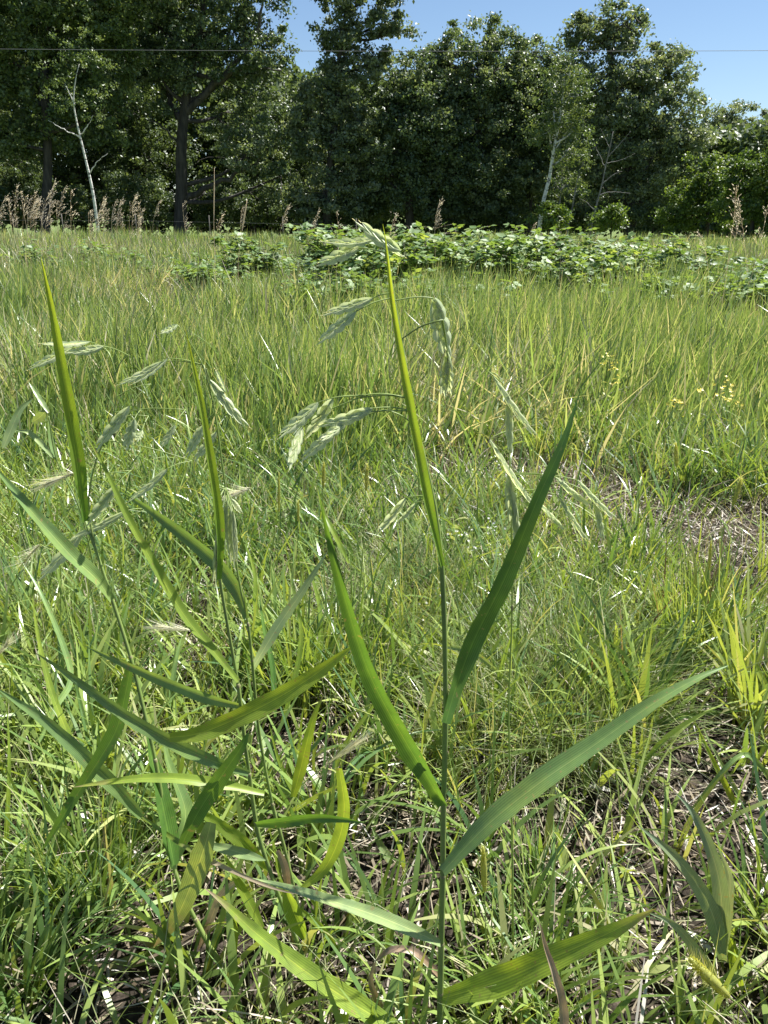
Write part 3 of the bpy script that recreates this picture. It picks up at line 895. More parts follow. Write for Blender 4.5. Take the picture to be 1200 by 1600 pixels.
small('two pale dead stalks rising through the lower left grass', (175, 1600), .80,
      [([(90, 1605), (120, 1462), (142, 1390), (175, 1250)], 4.5, 0, .05, 'dead', (0, 0), .05),
       ([(190, 1605), (180, 1475), (172, 1400), (160, 1287), (150, 1210)], 4.5, 0, .06, 'dead', (0, 0), .05)], name='dead_stalk', cat='dead stalk')
small('grass with a pale bent leaf and dark thin stem at the left edge', (150, 900), 1.05,
      [([(5, 700), (17, 672), (32, 640), (54, 620)], 15, 0, .04, 'pale', (-.3, .2)),
       ([(76, 645), (60, 620), (45, 597)], 9, 0, .02, 'pale'),
       ([(84, 716), (66, 695), (45, 676), (25, 672)], 10, 0, .0, 'pale', (.2, .2), .2, 'both'),
       ([(88, 718), (80, 690), (76, 655)], 10, 0, .02, 'glauc'),
       ([(72, 642), (62, 652), (50, 660)], 16, 0, .02, 'pale', (.2, .2), .1, 'both')],
      [([(150, 900), (125, 797), (89, 720), (76, 650)], .0014, .0009)])
small('upright lime blades between the main stem and the lower left leaves', (555, 1420), .95,
      [([(570, 1420), (520, 1330), (480, 1270), (440, 1200), (420, 1130)], 15, 0, .05, 'lime', (.4, .3)),
       ([(560, 1430), (545, 1330), (500, 1240), (470, 1190)], 13, .02, .08, 'green', (.4, .4)),
       ([(640, 1390), (600, 1310), (570, 1260), (560, 1200)], 11, 0, .1, 'glauc', (.3, .4)),
       ([(630, 1400), (655, 1330), (700, 1290), (735, 1240)], 10, 0, .1, 'lime', (.3, .4)),
       ([(640, 1380), (600, 1330), (580, 1290)], 18, -.03, -.02, 'pale', (.2, .2)),
       ([(520, 1240), (530, 1180), (570, 1120), (610, 1070)], 10, .1, .2, 'lime'),
       ([(440, 1130), (460, 1060), (470, 990), (460, 920)], 11, .15, .25, 'lime', (.5, .4)),
       ([(430, 1120), (425, 1040), (412, 980), (405, 930)], 11, .15, .25, 'green', (.5, .4))])
small('bright green blades with a foxtail sheath right of the main stem foot', (760, 1620), .78,
      [([(700, 1440), (690, 1380), (720, 1300)], 9, 0, .05, 'pale'),
       ([(760, 1640), (752, 1500), (748, 1400)], 12, 0, .03, 'green', (.5, .4)),
       ([(800, 1640), (830, 1560), (838, 1440), (828, 1360)], 14, 0, .08, 'lime', (.4, .4)),
       ([(790, 1640), (770, 1560), (730, 1460), (712, 1400)], 11, 0, .06, 'glauc'),
       ([(900, 1640), (920, 1560), (960, 1480), (1040, 1400)], 14, .02, .08, 'green', (.4, .4)),
       ([(860, 1600), (880, 1520), (930, 1420), (990, 1370)], 10, .08, .15, 'glauc')])
small('sparse dark green blades crossing under the long right hand leaf', (985, 1300), 1.1,
      [([(1000, 1290), (1050, 1230), (1080, 1190)], 10, .05, .1, 'green'),
       ([(960, 1180), (1040, 1125), (1130, 1112), (1170, 1110)], 12, .1, .15, 'green', (.4, .4)),
       ([(1010, 1170), (985, 1090), (950, 1020), (935, 965)], 11, .2, .3, 'lime', (.4, .4)),
       ([(830, 1100), (890, 1080), (940, 1100), (990, 1140)], 8, .15, .15, 'pale'),
       ([(690, 1010), (740, 1020), (790, 1060), (830, 1090)], 10, .15, .15, 'pale'),
       ([(815, 1100), (808, 1030), (795, 975), (778, 945)], 10, .2, .3, 'lime', (.4, .4)),
       ([(1000, 1310), (960, 1340), (905, 1310), (830, 1260)], 8, 0, .05, 'glauc'),
       ([(1130, 1440), (1080, 1380), (1000, 1310), (950, 1300)], 8, -.15, -.1, 'lime')])
small('narrow green blades behind the leaning left hand grass', (330, 1180), 1.15,
      [([(420, 1020), (400, 960), (398, 900), (385, 850)], 11, .2, .3, 'lime', (.4, .4)),
       ([(280, 1150), (268, 1090), (275, 1030), (285, 990)], 12, 0, .1, 'glauc', (.4, .3)),
       ([(60, 1160), (90, 1100), (110, 1050), (70, 940), (30, 870)], 11, -.1, .1, 'glauc', (.4, .4)),
       ([(130, 1230), (110, 1160), (80, 1080), (60, 1000), (50, 930)], 12, -.15, .0, 'lime', (.4, .4)),
       ([(480, 1100), (500, 1000), (495, 930), (470, 860)], 10, .2, .35, 'lime', (.5, .4)),
       ([(545, 880), (520, 830), (505, 800), (495, 760)], 10, .5, .6, 'lime', (.4, .4))])


# ------------------------------------------------------------------ foxtails and barley heads
def foxtail_mesh(mb, A, B, r, bristle, n=260):
    d = (B - A).normalized()
    u = d.orthogonal().normalized(); w = d.cross(u)
    pts = [A.lerp(B, i / 9) for i in range(10)]
    mb.tube(pts, [r * .74 * math.sin(math.pi * min(.96, max(.12, .1 + .9 * i / 9))) ** .6 for i in range(10)], 8, .45)
    for i in range(n):
        t = random.random()
        a = random.uniform(0, 6.283)
        rr = r * (.75 if t > .12 and t < .9 else .5)
        o_ = u * math.cos(a) + w * math.sin(a)
        c = A.lerp(B, t)
        s0 = c + o_ * rr * .6
        s1 = c + o_ * rr + d * rr * .5
        sd = d.cross(o_).normalized() * rr * .28
        mb.add([s0, s0.lerp(s1, .5) + sd, s1, s0.lerp(s1, .5) - sd], [(0, 1, 2, 3)], random.random())
        if i % 2 == 0:
            e = c + o_ * (rr + bristle) + d * bristle * 1.2
            q = d.cross(o_).normalized() * r * .035
            mb.add([s1 - q, s1 + q, e], [(0, 1, 2)], min(1, .6 + random.random() * .4))


def foxtail(label, head, foot, Y, r=.0036, Yf=None):
    """head = (bottom px, top px), foot px on the stem"""
    bb = P(foot[0], foot[1], Yf or Y)
    t = thing('foxtail_grass', label, 'foxtail grass', (bb.x, bb.y, max(0, bb.z - .02)), 'foxtail grasses with bristly heads')
    A, B = P(*head[0], Y), P(*head[1], Y)
    mb = MB(); foxtail_mesh(mb, A, B, r, r * 1.2); mb.build('seed_head', M['foxtail'], t)
    q = MB()
    d = (B - A).normalized() * (bb - A).length * .3
    q.tube(spline([bb, A - d, A], 16), [.0011] * 8 + [.0008] * 8, 6, .8); q.build('stem', M['stem'], t)
    return t


def onground(px, py):
    g = G(px, py); return g


for label, top, bot, foot, Y, r in (
        ('slim brownish foxtail head standing left of the main flag leaf', (506, 722), (505, 762), (510, 960), 1.25, .0042),
        ('foxtail head close beside the main flag leaf', (574, 724), (572, 766), (560, 960), 1.25, .0044),
        ('thin yellow foxtail spike left of centre, pale and upright', (436, 738), (436, 800), (432, 900), 1.3, .003),
        ('foxtail head standing at the front edge of the dense field grass, right', (1056, 692), (1057, 728), (1066, 900), 1.7, .0065),
        ('tilted foxtail head near the right edge above the bare soil', (1159, 747), (1145, 790), (1120, 960), 1.5, .0060),
        ('plump foxtail head right of the main stem foot', (755, 1323), (757, 1392), (760, 1560), .74, .0055),
        ('large yellow foxtail head drooping at the lower right corner', (1078, 1498), (1137, 1556), (1190, 1640), .62, .0085),
        ('small foxtail spike left of the second foxtail', (466, 782), (466, 815), (480, 960), 1.3, .003),
        ('short foxtail head standing in the reddish grass tuft', (1111, 845), (1108, 890), (1090, 1010), 1.35, .0038)):
    foxtail(label, (bot, top), foot, Y, r)


def barley(label, px0, px1, Y, spread=.35, n=150, foot=None):
    A, B = P(*px0, Y), P(*px1, Y)
    L = (B - A).length
    d = (B - A).normalized()
    bb = P(foot[0], foot[1], Y + .02) if foot else A - Vector((0, 0, .3))
    t = thing('barley_grass', label, 'barley grass', (bb.x, bb.y, max(0, bb.z)), 'feathery barley grass heads')
    u = d.orthogonal().normalized(); w = d.cross(u)
    mb = MB()
    for i in range(int(n * .75)):
        k = random.random() * .55
        a = random.uniform(0, 6.283)
        o_ = u * math.cos(a) + w * math.sin(a)
        s0 = A + d * L * k
        e = s0 + (d + o_ * random.uniform(.05, spread)).normalized() * L * random.uniform(.35, .55)
        q = d.cross(o_).normalized() * .00022
        mb.add([s0 - q * 2, s0 + q * 2, e + q * .4, e - q * .4], [(0, 1, 2, 3)], random.random())
        if i < 40:
            g1 = s0 + (d + o_ * .35).normalized() * L * .12
            g = d.cross(o_).normalized() * .0010
            mb.add([s0, s0.lerp(g1, .5) + g, g1, s0.lerp(g1, .5) - g], [(0, 1, 2, 3)], random.random() * .5)
    mb.build('seed_head', M['awn'], t)
    q = MB(); q.tube(spline([bb, A.lerp(bb, .4) - d * L * .4, A], 14), .0008, 5, .8); q.build('stem', M['stem'], t)
    return t


barley('tan feathery barley head beside the left flag leaf', (118, 738), (40, 770), 1.0, .6, foot=(135, 860))
barley('pale barley head spreading open left of centre', (392, 762), (330, 785), 1.1, .9, foot=(420, 900))
barley('silky green barley head lying behind the leaning left stem', (300, 985), (215, 978), 1.0, .5, 110, foot=(330, 1060))
barley('tan barley ear pointing up between the lower leaves', (507, 1197), (585, 1140), .88, .3, 150, foot=(440, 1260))
barley('small barley ear at the left edge over the grass', (-8, 1030), (28, 985), .95, .5, 90, foot=(-30, 1150))
barley('pale open barley head beside the drooping left spikelets', (62, 850), (20, 900), 1.1, 1.0, 90, foot=(95, 960))


# ------------------------------------------------------------------ fine grass tufts and reddened tuft
def tuft(label, px, n, h, wd, mat, spread, lean, curl, name='grass_tuft', tone=(.5, .25)):
    g = onground(*px)
    t = thing(name, label, 'grass tuft', (g.x, g.y, 0))
    a = rng.uniform(-3.14, 3.14, n)
    r = spread * np.sqrt(rng.random(n))
    bx, by = g.x + r * np.cos(a), g.y + r * np.sin(a)
    o = blades('blades', np.stack([bx, by, gz(bx, by) - .004], -1), np.clip(rng.normal(h, h * .22, n), .03, 1), rng.uniform(wd * .6, wd * 1.3, n), a + rng.normal(0, .7, n), np.abs(rng.normal(lean, lean * .7, n)), np.abs(rng.normal(curl, curl * .6, n)), np.clip(rng.normal(tone[0], tone[1], n), 0, 1), M[mat], segs=7, twist=rng.normal(0, .4, n), parent=t)
    return t


tuft('soft rounded tuft of thread fine grass right of the main stem', (880, 1120), 1300, .23, .0016, 'fine', .19, .38, .9, tone=(.35, .24))
tuft('fine pale grass tuft left of the long right hand leaf', (780, 1180), 520, .22, .0015, 'fine', .10, .55, 1.1, tone=(.6, .25))
tuft('fine grass tuft half hidden by the main stem', (640, 960), 620, .20, .0016, 'fine', .13, .35, .8, tone=(.5, .2))
tuft('reddish and yellow upright grass tuft near the right edge', (1075, 1020), 130, .25, .0045, 'red', .075, .22, .35, tone=(.72, .25))
tuft('low red tinged tuft in front of the bare soil', (960, 1080), 70, .20, .0035, 'red', .06, .35, .6, tone=(.75, .28))
tuft('bright lime tuft standing at the right edge of the photo', (1185, 1130), 70, .26, .0085, 'meadow', .06, .22, .5, tone=(.8, .1))
tuft('green tuft growing behind the bare soil patch', (1000, 900), 90, .20, .006, 'meadow', .06, .3, .6, tone=(.6, .15))
tuft('bushy yellow green tuft beside the reddish tuft', (1120, 1000), 110, .24, .006, 'meadow', .07, .25, .5, tone=(.8, .1))
tuft('thick lime tuft between main stem and left hand stems', (470, 1080), 130, .24, .007, 'meadow', .10, .2, .45, tone=(.72, .14))
tuft('dark green tuft behind the crossing left leaves', (540, 1060), 110, .24, .0065, 'meadow', .10, .25, .5, tone=(.5, .18))
tuft('tangled fine tuft at the left under the barley heads', (60, 1010), 700, .22, .0016, 'fine', .16, .4, .9, tone=(.4, .22))
tuft('upright slender tuft with old straw, lower left', (150, 1420), 120, .19, .004, 'meadow', .06, .18, .4, tone=(.55, .3))
tuft('shaggy dark tuft in the bottom left corner', (30, 1520), 140, .15, .0055, 'meadow', .08, .4, .8, tone=(.25, .18))
tuft('bright grass tuft in the bottom right corner', (940, 1590), 90, .12, .0065, 'meadow', .10, .4, .7, tone=(.7, .18))
tuft('clump of lime blades by the main stem foot', (800, 1560), 90, .15, .006, 'meadow', .08, .3, .6, tone=(.65, .18))
tuft('dark green fine tuft below the long right hand leaf', (850, 1440), 110, .13, .0035, 'meadow', .05, .4, .7, tone=(.3, .2))


# ------------------------------------------------------------------ small flowering weeds
def flower_weed(label, px, h, colour, nst=6, nfl=14, cat='wildflower', name='wildflower', leafy=True, spread=.07, fr=.006):
    g = onground(*px)
    t = thing(name, label, cat, (g.x, g.y, 0))
    sm, lm = MB(), MB()
    fl = MB()
    for i in range(nst):
        a = random.uniform(0, 6.28)
        tip = Vector((g.x + math.cos(a) * spread * random.uniform(.2, 1), g.y + math.sin(a) * spread * random.uniform(.2, 1), h * random.uniform(.7, 1)))
        b0 = Vector((g.x + random.uniform(-.01, .01), g.y + random.uniform(-.01, .01), 0))
        pts = spline([b0, b0.lerp(tip, .5) + Vector((0, 0, .02)), tip], 8)
        sm.tube(pts, [.0018, .0017, .0016, .0015, .0013, .0011, .0009, .0007], 5, random.random())
        for k in range(int(nfl * 1.2) if leafy else 3):
            p = pts[random.randint(2, 7)]
            aa = random.uniform(0, 6.28)
            dd = Vector((math.cos(aa), math.sin(aa), random.uniform(-.1, .5))).normalized()
            L = random.uniform(.015, .035)
            s_ = dd.cross(Vector((0, 0, 1))).normalized() * L * .22
            lm.add([p, p + dd * L * .5 + s_, p + dd * L, p + dd * L * .5 - s_], [(0, 1, 2, 3)], random.random())
        for k in range(nfl):
            c = tip + Vector((random.gauss(0, .014), random.gauss(0, .014), random.gauss(0, .010)))
            nrm = Vector((random.gauss(0, .5), random.gauss(-.3, .5), 1)).normalized()
            u = nrm.orthogonal().normalized(); w = nrm.cross(u)
            for q in range(5):
                a1 = q * 1.2566
                e1 = u * math.cos(a1) + w * math.sin(a1)
                e2 = u * math.cos(a1 + .45) + w * math.sin(a1 + .45)
                e0 = u * math.cos(a1 - .45) + w * math.sin(a1 - .45)
                fl.add([c, c + e0 * fr * .7, c + e1 * fr + nrm * fr * .2, c + e2 * fr * .7], [(0, 1, 2, 3)], random.random())
    sm.build('stem', M['darkstem' if not leafy else 'stem'], t)
    if lm.v: lm.build('foliage', M['weedleaf'], t)
    if fl.v: fl.build('blossom', M[colour], t)
    return t


flower_weed('white flowering weed dotting the ground right of the main stem', (740, 900), .13, 'petal', 7, 7, spread=.12, fr=.004)
flower_weed('small white flowering weed at the edge of the dense field', (770, 770), .10, 'petal', 6, 6, spread=.12, fr=.005)
flower_weed('low white blossoms beside the nodding grass stem', (700, 980), .10, 'petal', 4, 5, spread=.09, fr=.0035)
flower_weed('dark stemmed weed with yellow flowers at the right edge of the field', (1085, 720), .34, 'ypetal', 5, 5, spread=.12, fr=.009)
flower_weed('second yellow flowering weed standing right beside the first', (1130, 700), .30, 'ypetal', 4, 3, spread=.08, fr=.008)
flower_weed('pale yellow weed in the field above the dark right leaf', (935, 690), .38, 'ypetal', 4, 7, spread=.06, fr=.007)
flower_weed('dark stemmed weed with yellowing leaves behind the left hand grass', (118, 1080), .28, 'ypetal', 4, 0, spread=.07, name='yellowing_weed', cat='weed')


# ------------------------------------------------------------------ dry brome stalks
def brome_template(h, n, droop):
    t = bpy.data.objects.new('dry_brome_grass', None)
    col.objects.link(t)
    tag(t, 'tan dry seed plume on a thin stalk above the field grass', 'dry grass', 'dry seed plumes rising over the field grass')
    top = Vector((droop * .6, 0, h))
    pts = spline([Vector((0, 0, 0)), Vector((.01, 0, h * .5)), Vector((droop * .25, 0, h * .85)), top], 14)
    q = MB(); q.tube(pts, [.0022 - .0012 * i / 13 for i in range(14)], 5, .5); q.build('stem', M['brome'], t)
    mb = MB()
    for i in range(n):
        k = random.uniform(.70, 1)
        p = pts[min(13, int(k * 13))].lerp(pts[min(13, int(k * 13) + 1)], random.random())
        a = random.gauss(0, .9)
        L = random.uniform(.03, .075) * (1.25 - (k - .7) / .3 * .6)
        dd = Vector((math.cos(a) * .7, math.sin(a) * .7, random.uniform(.3, 1.4))).normalized()
        e = p + dd * L + Vector((L * .3, 0, -L * .12))
        mb.tube([p, e], [.0005, .0003], 3, .8)
        u = dd.orthogonal().normalized()
        e2 = e + Vector((dd.x + .3, dd.y, dd.z - .3)).normalized() * .028
        m1 = e.lerp(e2, .4)
        mb.add([e, m1 + u * .0034, e2, m1 - u * .0034], [(0, 1, 2, 3)], random.random())
        u2 = u.cross(dd).normalized()
        mb.add([e, m1 + u2 * .0028, e2, m1 - u2 * .0028], [(0, 1, 2, 3)], random.random())
    mb.build('plume', M['brome'], t)
    return t


temps = [brome_template(1.05, 34, .16), brome_template(1.12, 44, .24), brome_template(.98, 26, .10), brome_template(1.08, 30, .30), brome_template(1.0, 20, .05)]
spots = []
for i in range(52):
    u = random.random()
    px = -70 + 330 * u ** 1.5
    Yd = random.uniform(9.0, 15.0)
    spots.append((px, Yd, random.uniform(.9, 1.16) * (1.06 if px < 110 else .95)))
for px, Yd, sc in ((20, 9, 1.1), (60, 9, 1.08), (104, 10, 1.22), (380, 12, .98), (430, 11, .95), (465, 12, .92), (505, 10, .92), (545, 13, 1.0), (600, 8, .9), (690, 8.2, .95), (815, 8.5, .88), (1140, 6.0, 1.04), (1172, 6.3, 1.0), (1120, 6.6, .98), (1130, 7, .8), (1195, 7, 1.02), (330, 10, .95), (300, 9, 1.05)):
    spots.append((px, Yd, sc))
used = set()
for i, (px, Yd, sc) in enumerate(spots):
    p = P(px, 400, Yd)
    loc = (p.x, Yd, float(gz(p.x, Yd)))
    k = i % 5
    if k not in used:
        used.add(k)
        o = temps[k]
        o.location = loc; o.rotation_euler = (0, 0, random.gauss(0, .5) + (math.pi if px > 1100 else 0)); o.scale = (sc,) * 3
    else:
        o = copy_tree(temps[k], loc, random.gauss(0, .5) + (math.pi if px > 1100 else 0), sc)
        o.rotation_euler = (random.gauss(0, .10), random.gauss(.04, .12), o.rotation_euler.z)
        o.scale = (sc * .8, sc * .8, sc)

# two taller green-brown spikes before the wood
for label, px0, px1, Yd in (('tall straight brown spike standing before the dark oak trunk', (337, 440), (335, 262), 7.0), ('curved tan seed spike left of the bramble thicket', (372, 420), (386, 312), 8.0)):
    A, B = P(*px0, Yd), P(*px1, Yd)
    t = thing('seed_spike', label, 'dry grass', (A.x, Yd, 0))
    mid = A.lerp(B, .55) + Vector((-.01, 0, 0))
    pts = spline([Vector((A.x, Yd, 0)), A, mid, B], 16)
    q = MB(); q.tube(pts, [.003 - .0015 * i / 15 for i in range(16)], 5, .3); q.build('stem', M['brome'], t)
    mb = MB()
    foxtail_mesh(mb, mid, B, .0055 if px0[0] < 350 else .011, .002, 160)
    mb.build('seed_head', M['brome'], t)


# ------------------------------------------------------------------ bramble thicket
def leaflet(mb, base, d, up, L, W, rnd):
    s_ = d.cross(up).normalized()
    nn = s_.cross(d).normalized()
    dr = -nn * L * random.uniform(.05, .22)
    v = [base, base + d * L * .3 + s_ * W * .5 + nn * W * .08, base + d * L * .65 + s_ * W * .38 + dr * .5, base + d * L + dr, base + d * L * .65 - s_ * W * .38 + dr * .5, base + d * L * .3 - s_ * W * .5 + nn * W * .08, base + d * L * .35 - nn * W * .06, base + d * L * .68 + dr * .5 - nn * W * .05]
    mb.add(v, [(0, 6, 1), (6, 7, 2, 1), (7, 3, 2), (0, 5, 6), (6, 5, 4, 7), (7, 4, 3)], rnd)


def bramble_template(h, r, nst, nlf, name='bramble_bush'):
    t = bpy.data.objects.new(name, None)
    col.objects.link(t)
    sm, lm = MB(), MB()
    for i in range(nst):
        a = random.uniform(0, 6.28)
        rr = r * math.sqrt(random.random())
        tip = Vector((math.cos(a) * rr, math.sin(a) * rr, h * random.uniform(.55, 1.12)))
        out = Vector((math.cos(a), math.sin(a), 0))
        b0 = tip * .25; b0.z = 0
        pts = spline([b0, b0.lerp(tip, .6) + Vector((0, 0, h * .12)), tip + out * .03], 9)
        sm.tube(pts, [.005 - .0035 * k / 8 for k in range(9)], 4, random.random())
        for k in range(nlf):
            p = pts[min(8, 2 + int(random.random() ** .7 * 7))].copy()
            aa = random.uniform(0, 6.28)
            d = Vector((math.cos(aa), math.sin(aa), random.uniform(-.25, .45))).normalized()
            base = p + d * random.uniform(.03, .09)
            up = Vector((random.gauss(0, .4), random.gauss(0, .4), 1)).normalized()
            L = random.uniform(.04, .115)
            rn = min(1, max(0, random.gauss(.5, .28)))
            side = d.cross(up).normalized()
            leaflet(lm, base, d, up, L, L * .62, rn)
            leaflet(lm, base, (d * .45 + side).normalized(), up, L * .85, L * .52, rn)
            leaflet(lm, base, (d * .45 - side).normalized(), up, L * .85, L * .52, rn)
            sm.tube([p, base], [.0014, .0011], 3, .9)
    sm.build('canes', M['cane'], t)
    lm.build('foliage', M['bramble'], t)
    return t


brs = [bramble_template(.80, .34, 13, 17), bramble_template(.86, .30, 12, 17), bramble_template(.72, .38, 14, 15)]
lows = [bramble_template(.50, .34, 10, 13), bramble_template(.46, .38, 11, 12)]
GRP = 'leafy bramble bushes in the thicket across the field'
GRL = 'low silvery brambles scattered in the field grass'
for b_ in brs: tag(b_, 'leafy bramble bush in the tall thicket before the trees', 'bramble bush', GRP)
for b_ in lows: tag(b_, 'low silvery leaved bramble in the field grass beside the thicket', 'bramble bush', GRL)
tall = []
for i in range(40):
    px = 510 + 510 * (i + random.uniform(-.4, .4)) / 40
    tall.append((px, random.uniform(7.6, 9.6), random.uniform(.86, 1.10) * (1.0 if px < 720 else (.95 if px < 880 else .84))))
tall += [(508, 9.5, .98), (545, 9.6, 1.0), (380, 9.6, .92), (405, 9.8, .86), (960, 8.6, .84), (1005, 8.8, .8), (1075, 8.2, .92)]
low = []
for i in range(30):
    px = 200 + 330 * random.random()
    low.append((px, random.uniform(8.5, 12.5), random.uniform(.68, .95)))
for i in range(34):
    px = 480 + 720 * random.random()
    low.append((px, random.uniform(6.6, 7.8), random.uniform(.75, 1.0)))
low += [(40, 12, 1.0), (110, 11, .9), (150, 13, 1.0), (190, 11.5, 1.0), (1080, 8.5, 1.1), (1120, 8, 1.1), (1160, 8.4, 1.1), (1190, 7.6, 1.0)]
for kinds, lst in ((brs, tall), (lows, low)):
    for i, (px, Yd, sc) in enumerate(lst):
        p = P(px, 400, Yd)
        loc = (p.x, Yd, float(gz(p.x, Yd)))
        k = i % len(kinds)
        if i < len(kinds):
            o = kinds[k]; o.location = loc; o.rotation_euler = (0, 0, random.uniform(0, 6.28)); o.scale = (sc,) * 3
        else:
            copy_tree(kinds[k], loc, random.uniform(0, 6.28), sc)


# ------------------------------------------------------------------ trees
def crown_leaves(clumps, size, n_per, seed, upbias=.28):
    """leaf-sized folded faces gathered in clumps: clumps is an array of (x, y, z, radius, tone)"""
    q = np.random.default_rng(seed)
    c = np.repeat(clumps, n_per, 0)
    N = len(c)
    g = q.normal(0, .37, (N, 3)) * c[:, 3:4]
    g[:, 2] *= .62
    pos = c[:, :3] + g
    out = g / (np.linalg.norm(g, axis=1, keepdims=True) + 1e-6)
    nrm = q.normal(0, .6, (N, 3)) + out * .35
    nrm[:, 2] += upbias
    nrm /= np.linalg.norm(nrm, axis=1, keepdims=True)
    t = q.normal(0, 1, (N, 3)) + out * .4
    t -= nrm * np.sum(t * nrm, 1, keepdims=True)
    t /= np.linalg.norm(t, axis=1, keepdims=True)
    b = np.cross(nrm, t)
    L = size * q.uniform(.65, 1.3, (N, 1))
    W = L * q.uniform(.26, .36, (N, 1))
    fold = W * q.uniform(.1, .5, (N, 1))
    v0 = pos - t * L * .5
    v1 = pos + b * W + nrm * fold - t * L * .02
    v2 = pos + t * L * .5
    v3 = pos - b * W + nrm * fold - t * L * .02
    V = np.stack([v0, v1, v2, v3], 1).reshape(-1, 3)
    i0 = np.arange(N) * 4
    Fq = np.concatenate([np.stack([i0, i0 + 1, i0 + 2], -1), np.stack([i0, i0 + 2, i0 + 3], -1)])
    tone = np.clip(c[:, 4] + q.normal(0, .18, N), 0, 1)
    return V, Fq, np.repeat(tone, 4)


def tree(name, label, cat, trunk_px, r0, D, lobes, leafm='oak', barkm='bark', size=.14, dens=1.35, clump_r=.50, n_per=94, limbs=(), seed=1, depth_k=.85, limb_n=5, rtop=.25, dD=0.0):
    """trunk_px: pixel points up the trunk; lobes: (px, py, rx, ry[, dDepth]) of the crown, all at distance D"""
    q = random.Random(seed)
    qn = np.random.default_rng(seed)
    base = P(*trunk_px[0], D)
    gzb = float(gz(base.x, D))
    t = thing(name, label, cat, (base.x, D, gzb))
    tp = [Vector((base.x, D, gzb - .15))] + [P(a, b_, D + dD * i) for i, (a, b_) in enumerate(trunk_px)]
    if tp[1].z < gzb + .1: tp.pop(1)
    tp = spline(tp, 18)
    mb = MB()
    mb.tube(tp, [r0 * (1.35 if i == 0 else 1.0) * (1 - (1 - rtop) * (i / 17) ** 1.1) for i in range(18)], 10, .5)
    for lm in limbs:
        pts = [P(a, b_, D + (lm[2] if len(lm) > 2 else 0) * k) for k, (a, b_) in enumerate(lm[0])]
        pp = [p + Vector((q.gauss(0, .5), q.gauss(0, .4), q.gauss(0, .5))) * lm[1] * (1 if 0 < j < 13 else 0) for j, p in enumerate(spline(pts, 14))]
        mb.tube(pp, [lm[1] * (1 - .75 * i / 13) for i in range(14)], 7, .5)
    clumps = []
    for lb in lobes:
        lx, ly, rx, ry = lb[:4]
        dd = lb[4] if len(lb) > 4 else 0
        c = P(lx, ly, D + dd)
        k = (D + dd) / F_PX * 1.06
        RX, RZ = rx * k * 1.14, ry * k * 1.12
        RY = (RX + RZ) * .5 * depth_k
        # limb from the trunk to the lobe
        cand = [p for p in tp if p.z < c.z - .1] or [tp[3]]
        s0 = min(cand, key=lambda p: (p - c).length + q.uniform(0, .6))
        if limb_n:
            e = c + Vector((q.gauss(0, .2) * RX, q.gauss(0, .2) * RY, RZ * .3))
            mid = s0.lerp(e, .5) + Vector((q.gauss(0, .1), q.gauss(0, .1), -.12)) * (s0 - e).length * .8
            pp = spline([s0, mid, e], 10)
            r1 = r0 * .30
            mb.tube(pp, [r1 * (1 - .8 * i / 9) + .012 for i in range(10)], 6, .5)
        n = max(6, int(dens * 1.05 * (RX * RZ) * 3.14 / (clump_r * clump_r)))
        for i in range(n):
            v = qn.normal(0, 1, 3)
            v /= np.linalg.norm(v)
            rr = qn.random() ** .42
            p = np.array([c.x + v[0] * RX * rr, c.y + v[1] * RY * rr, c.z + v[2] * RZ * rr])
            if p[2] < gzb + .1: continue
            clumps.append((*p, clump_r * qn.uniform(.5, 1.3), qn.uniform(.1, .9)))
            if limb_n and i % max(1, n // limb_n) == 0:
                e = Vector(p)
                s1 = pp[5 + q.randint(0, 4)]
                m1 = s1.lerp(e, .5) + Vector((q.gauss(0, .08), q.gauss(0, .08), q.gauss(0, .08))) * (s1 - e).length
                w = spline([s1, m1, e], 7)
                mb.tube(w, [max(.008, r0 * .09) * (1 - .8 * j / 6) + .004 for j in range(7)], 4, .5)
    mb.build('trunk', M[barkm], t)
    if clumps:
        V, Fq, a = crown_leaves(np.array(clumps), size, n_per, seed + 100)
        build('crown', V, Fq, M[leafm], t, attrs={'rnd': a, 't': np.full(len(a), .5)}, smooth=False)
    return t


tree('oak_tree', 'dark oak with a thick bare trunk forking into spreading limbs', 'tree', [(281, 360), (284, 290), (283, 240), (288, 175), (300, 100), (318, 20), (325, -60)], .30, 36,
     [(235, 55, 55, 50), (305, 10, 75, 60), (385, 40, 62, 55), (330, -90, 130, 70), (255, 125, 48, 36), (330, 85, 60, 40), (405, 120, 42, 42, 1), (410, 225, 52, 42, -1), (370, 190, 45, 40, 1.5), (440, 290, 45, 35, 0), (215, -40, 60, 60), (340, 300, 40, 30, 2)],
     leafm='oak', limbs=[([(284, 190), (262, 150), (240, 110), (222, 60)], .13, .3), ([(292, 175), (325, 140), (360, 110), (395, 60), (410, 10)], .17, -.3), ([(286, 318), (330, 290), (385, 262), (440, 215)], .14, -.35), ([(292, 165), (300, 90), (290, 30)], .12, .2), ([(285, 230), (250, 195), (225, 185)], .06, -.2), ([(300, 120), (345, 120), (390, 105), (440, 110)], .09, -.3)], seed=11, dens=1.05)
tree('maple_tree', 'tall light leaved tree filling the upper left corner of the photo', 'tree', [(70, 350), (75, 250), (70, 120), (80, 0), (85, -90)], .22, 34,
     [(40, 60, 75, 60), (120, 40, 65, 60), (165, 110, 50, 48), (60, 150, 70, 50), (-50, 80, 70, 90), (100, -60, 120, 70), (-20, -80, 100, 70), (165, 10, 40, 45), (10, 210, 60, 40), (150, 190, 45, 40)], leafm='ashleaf', seed=12, dens=1.2)
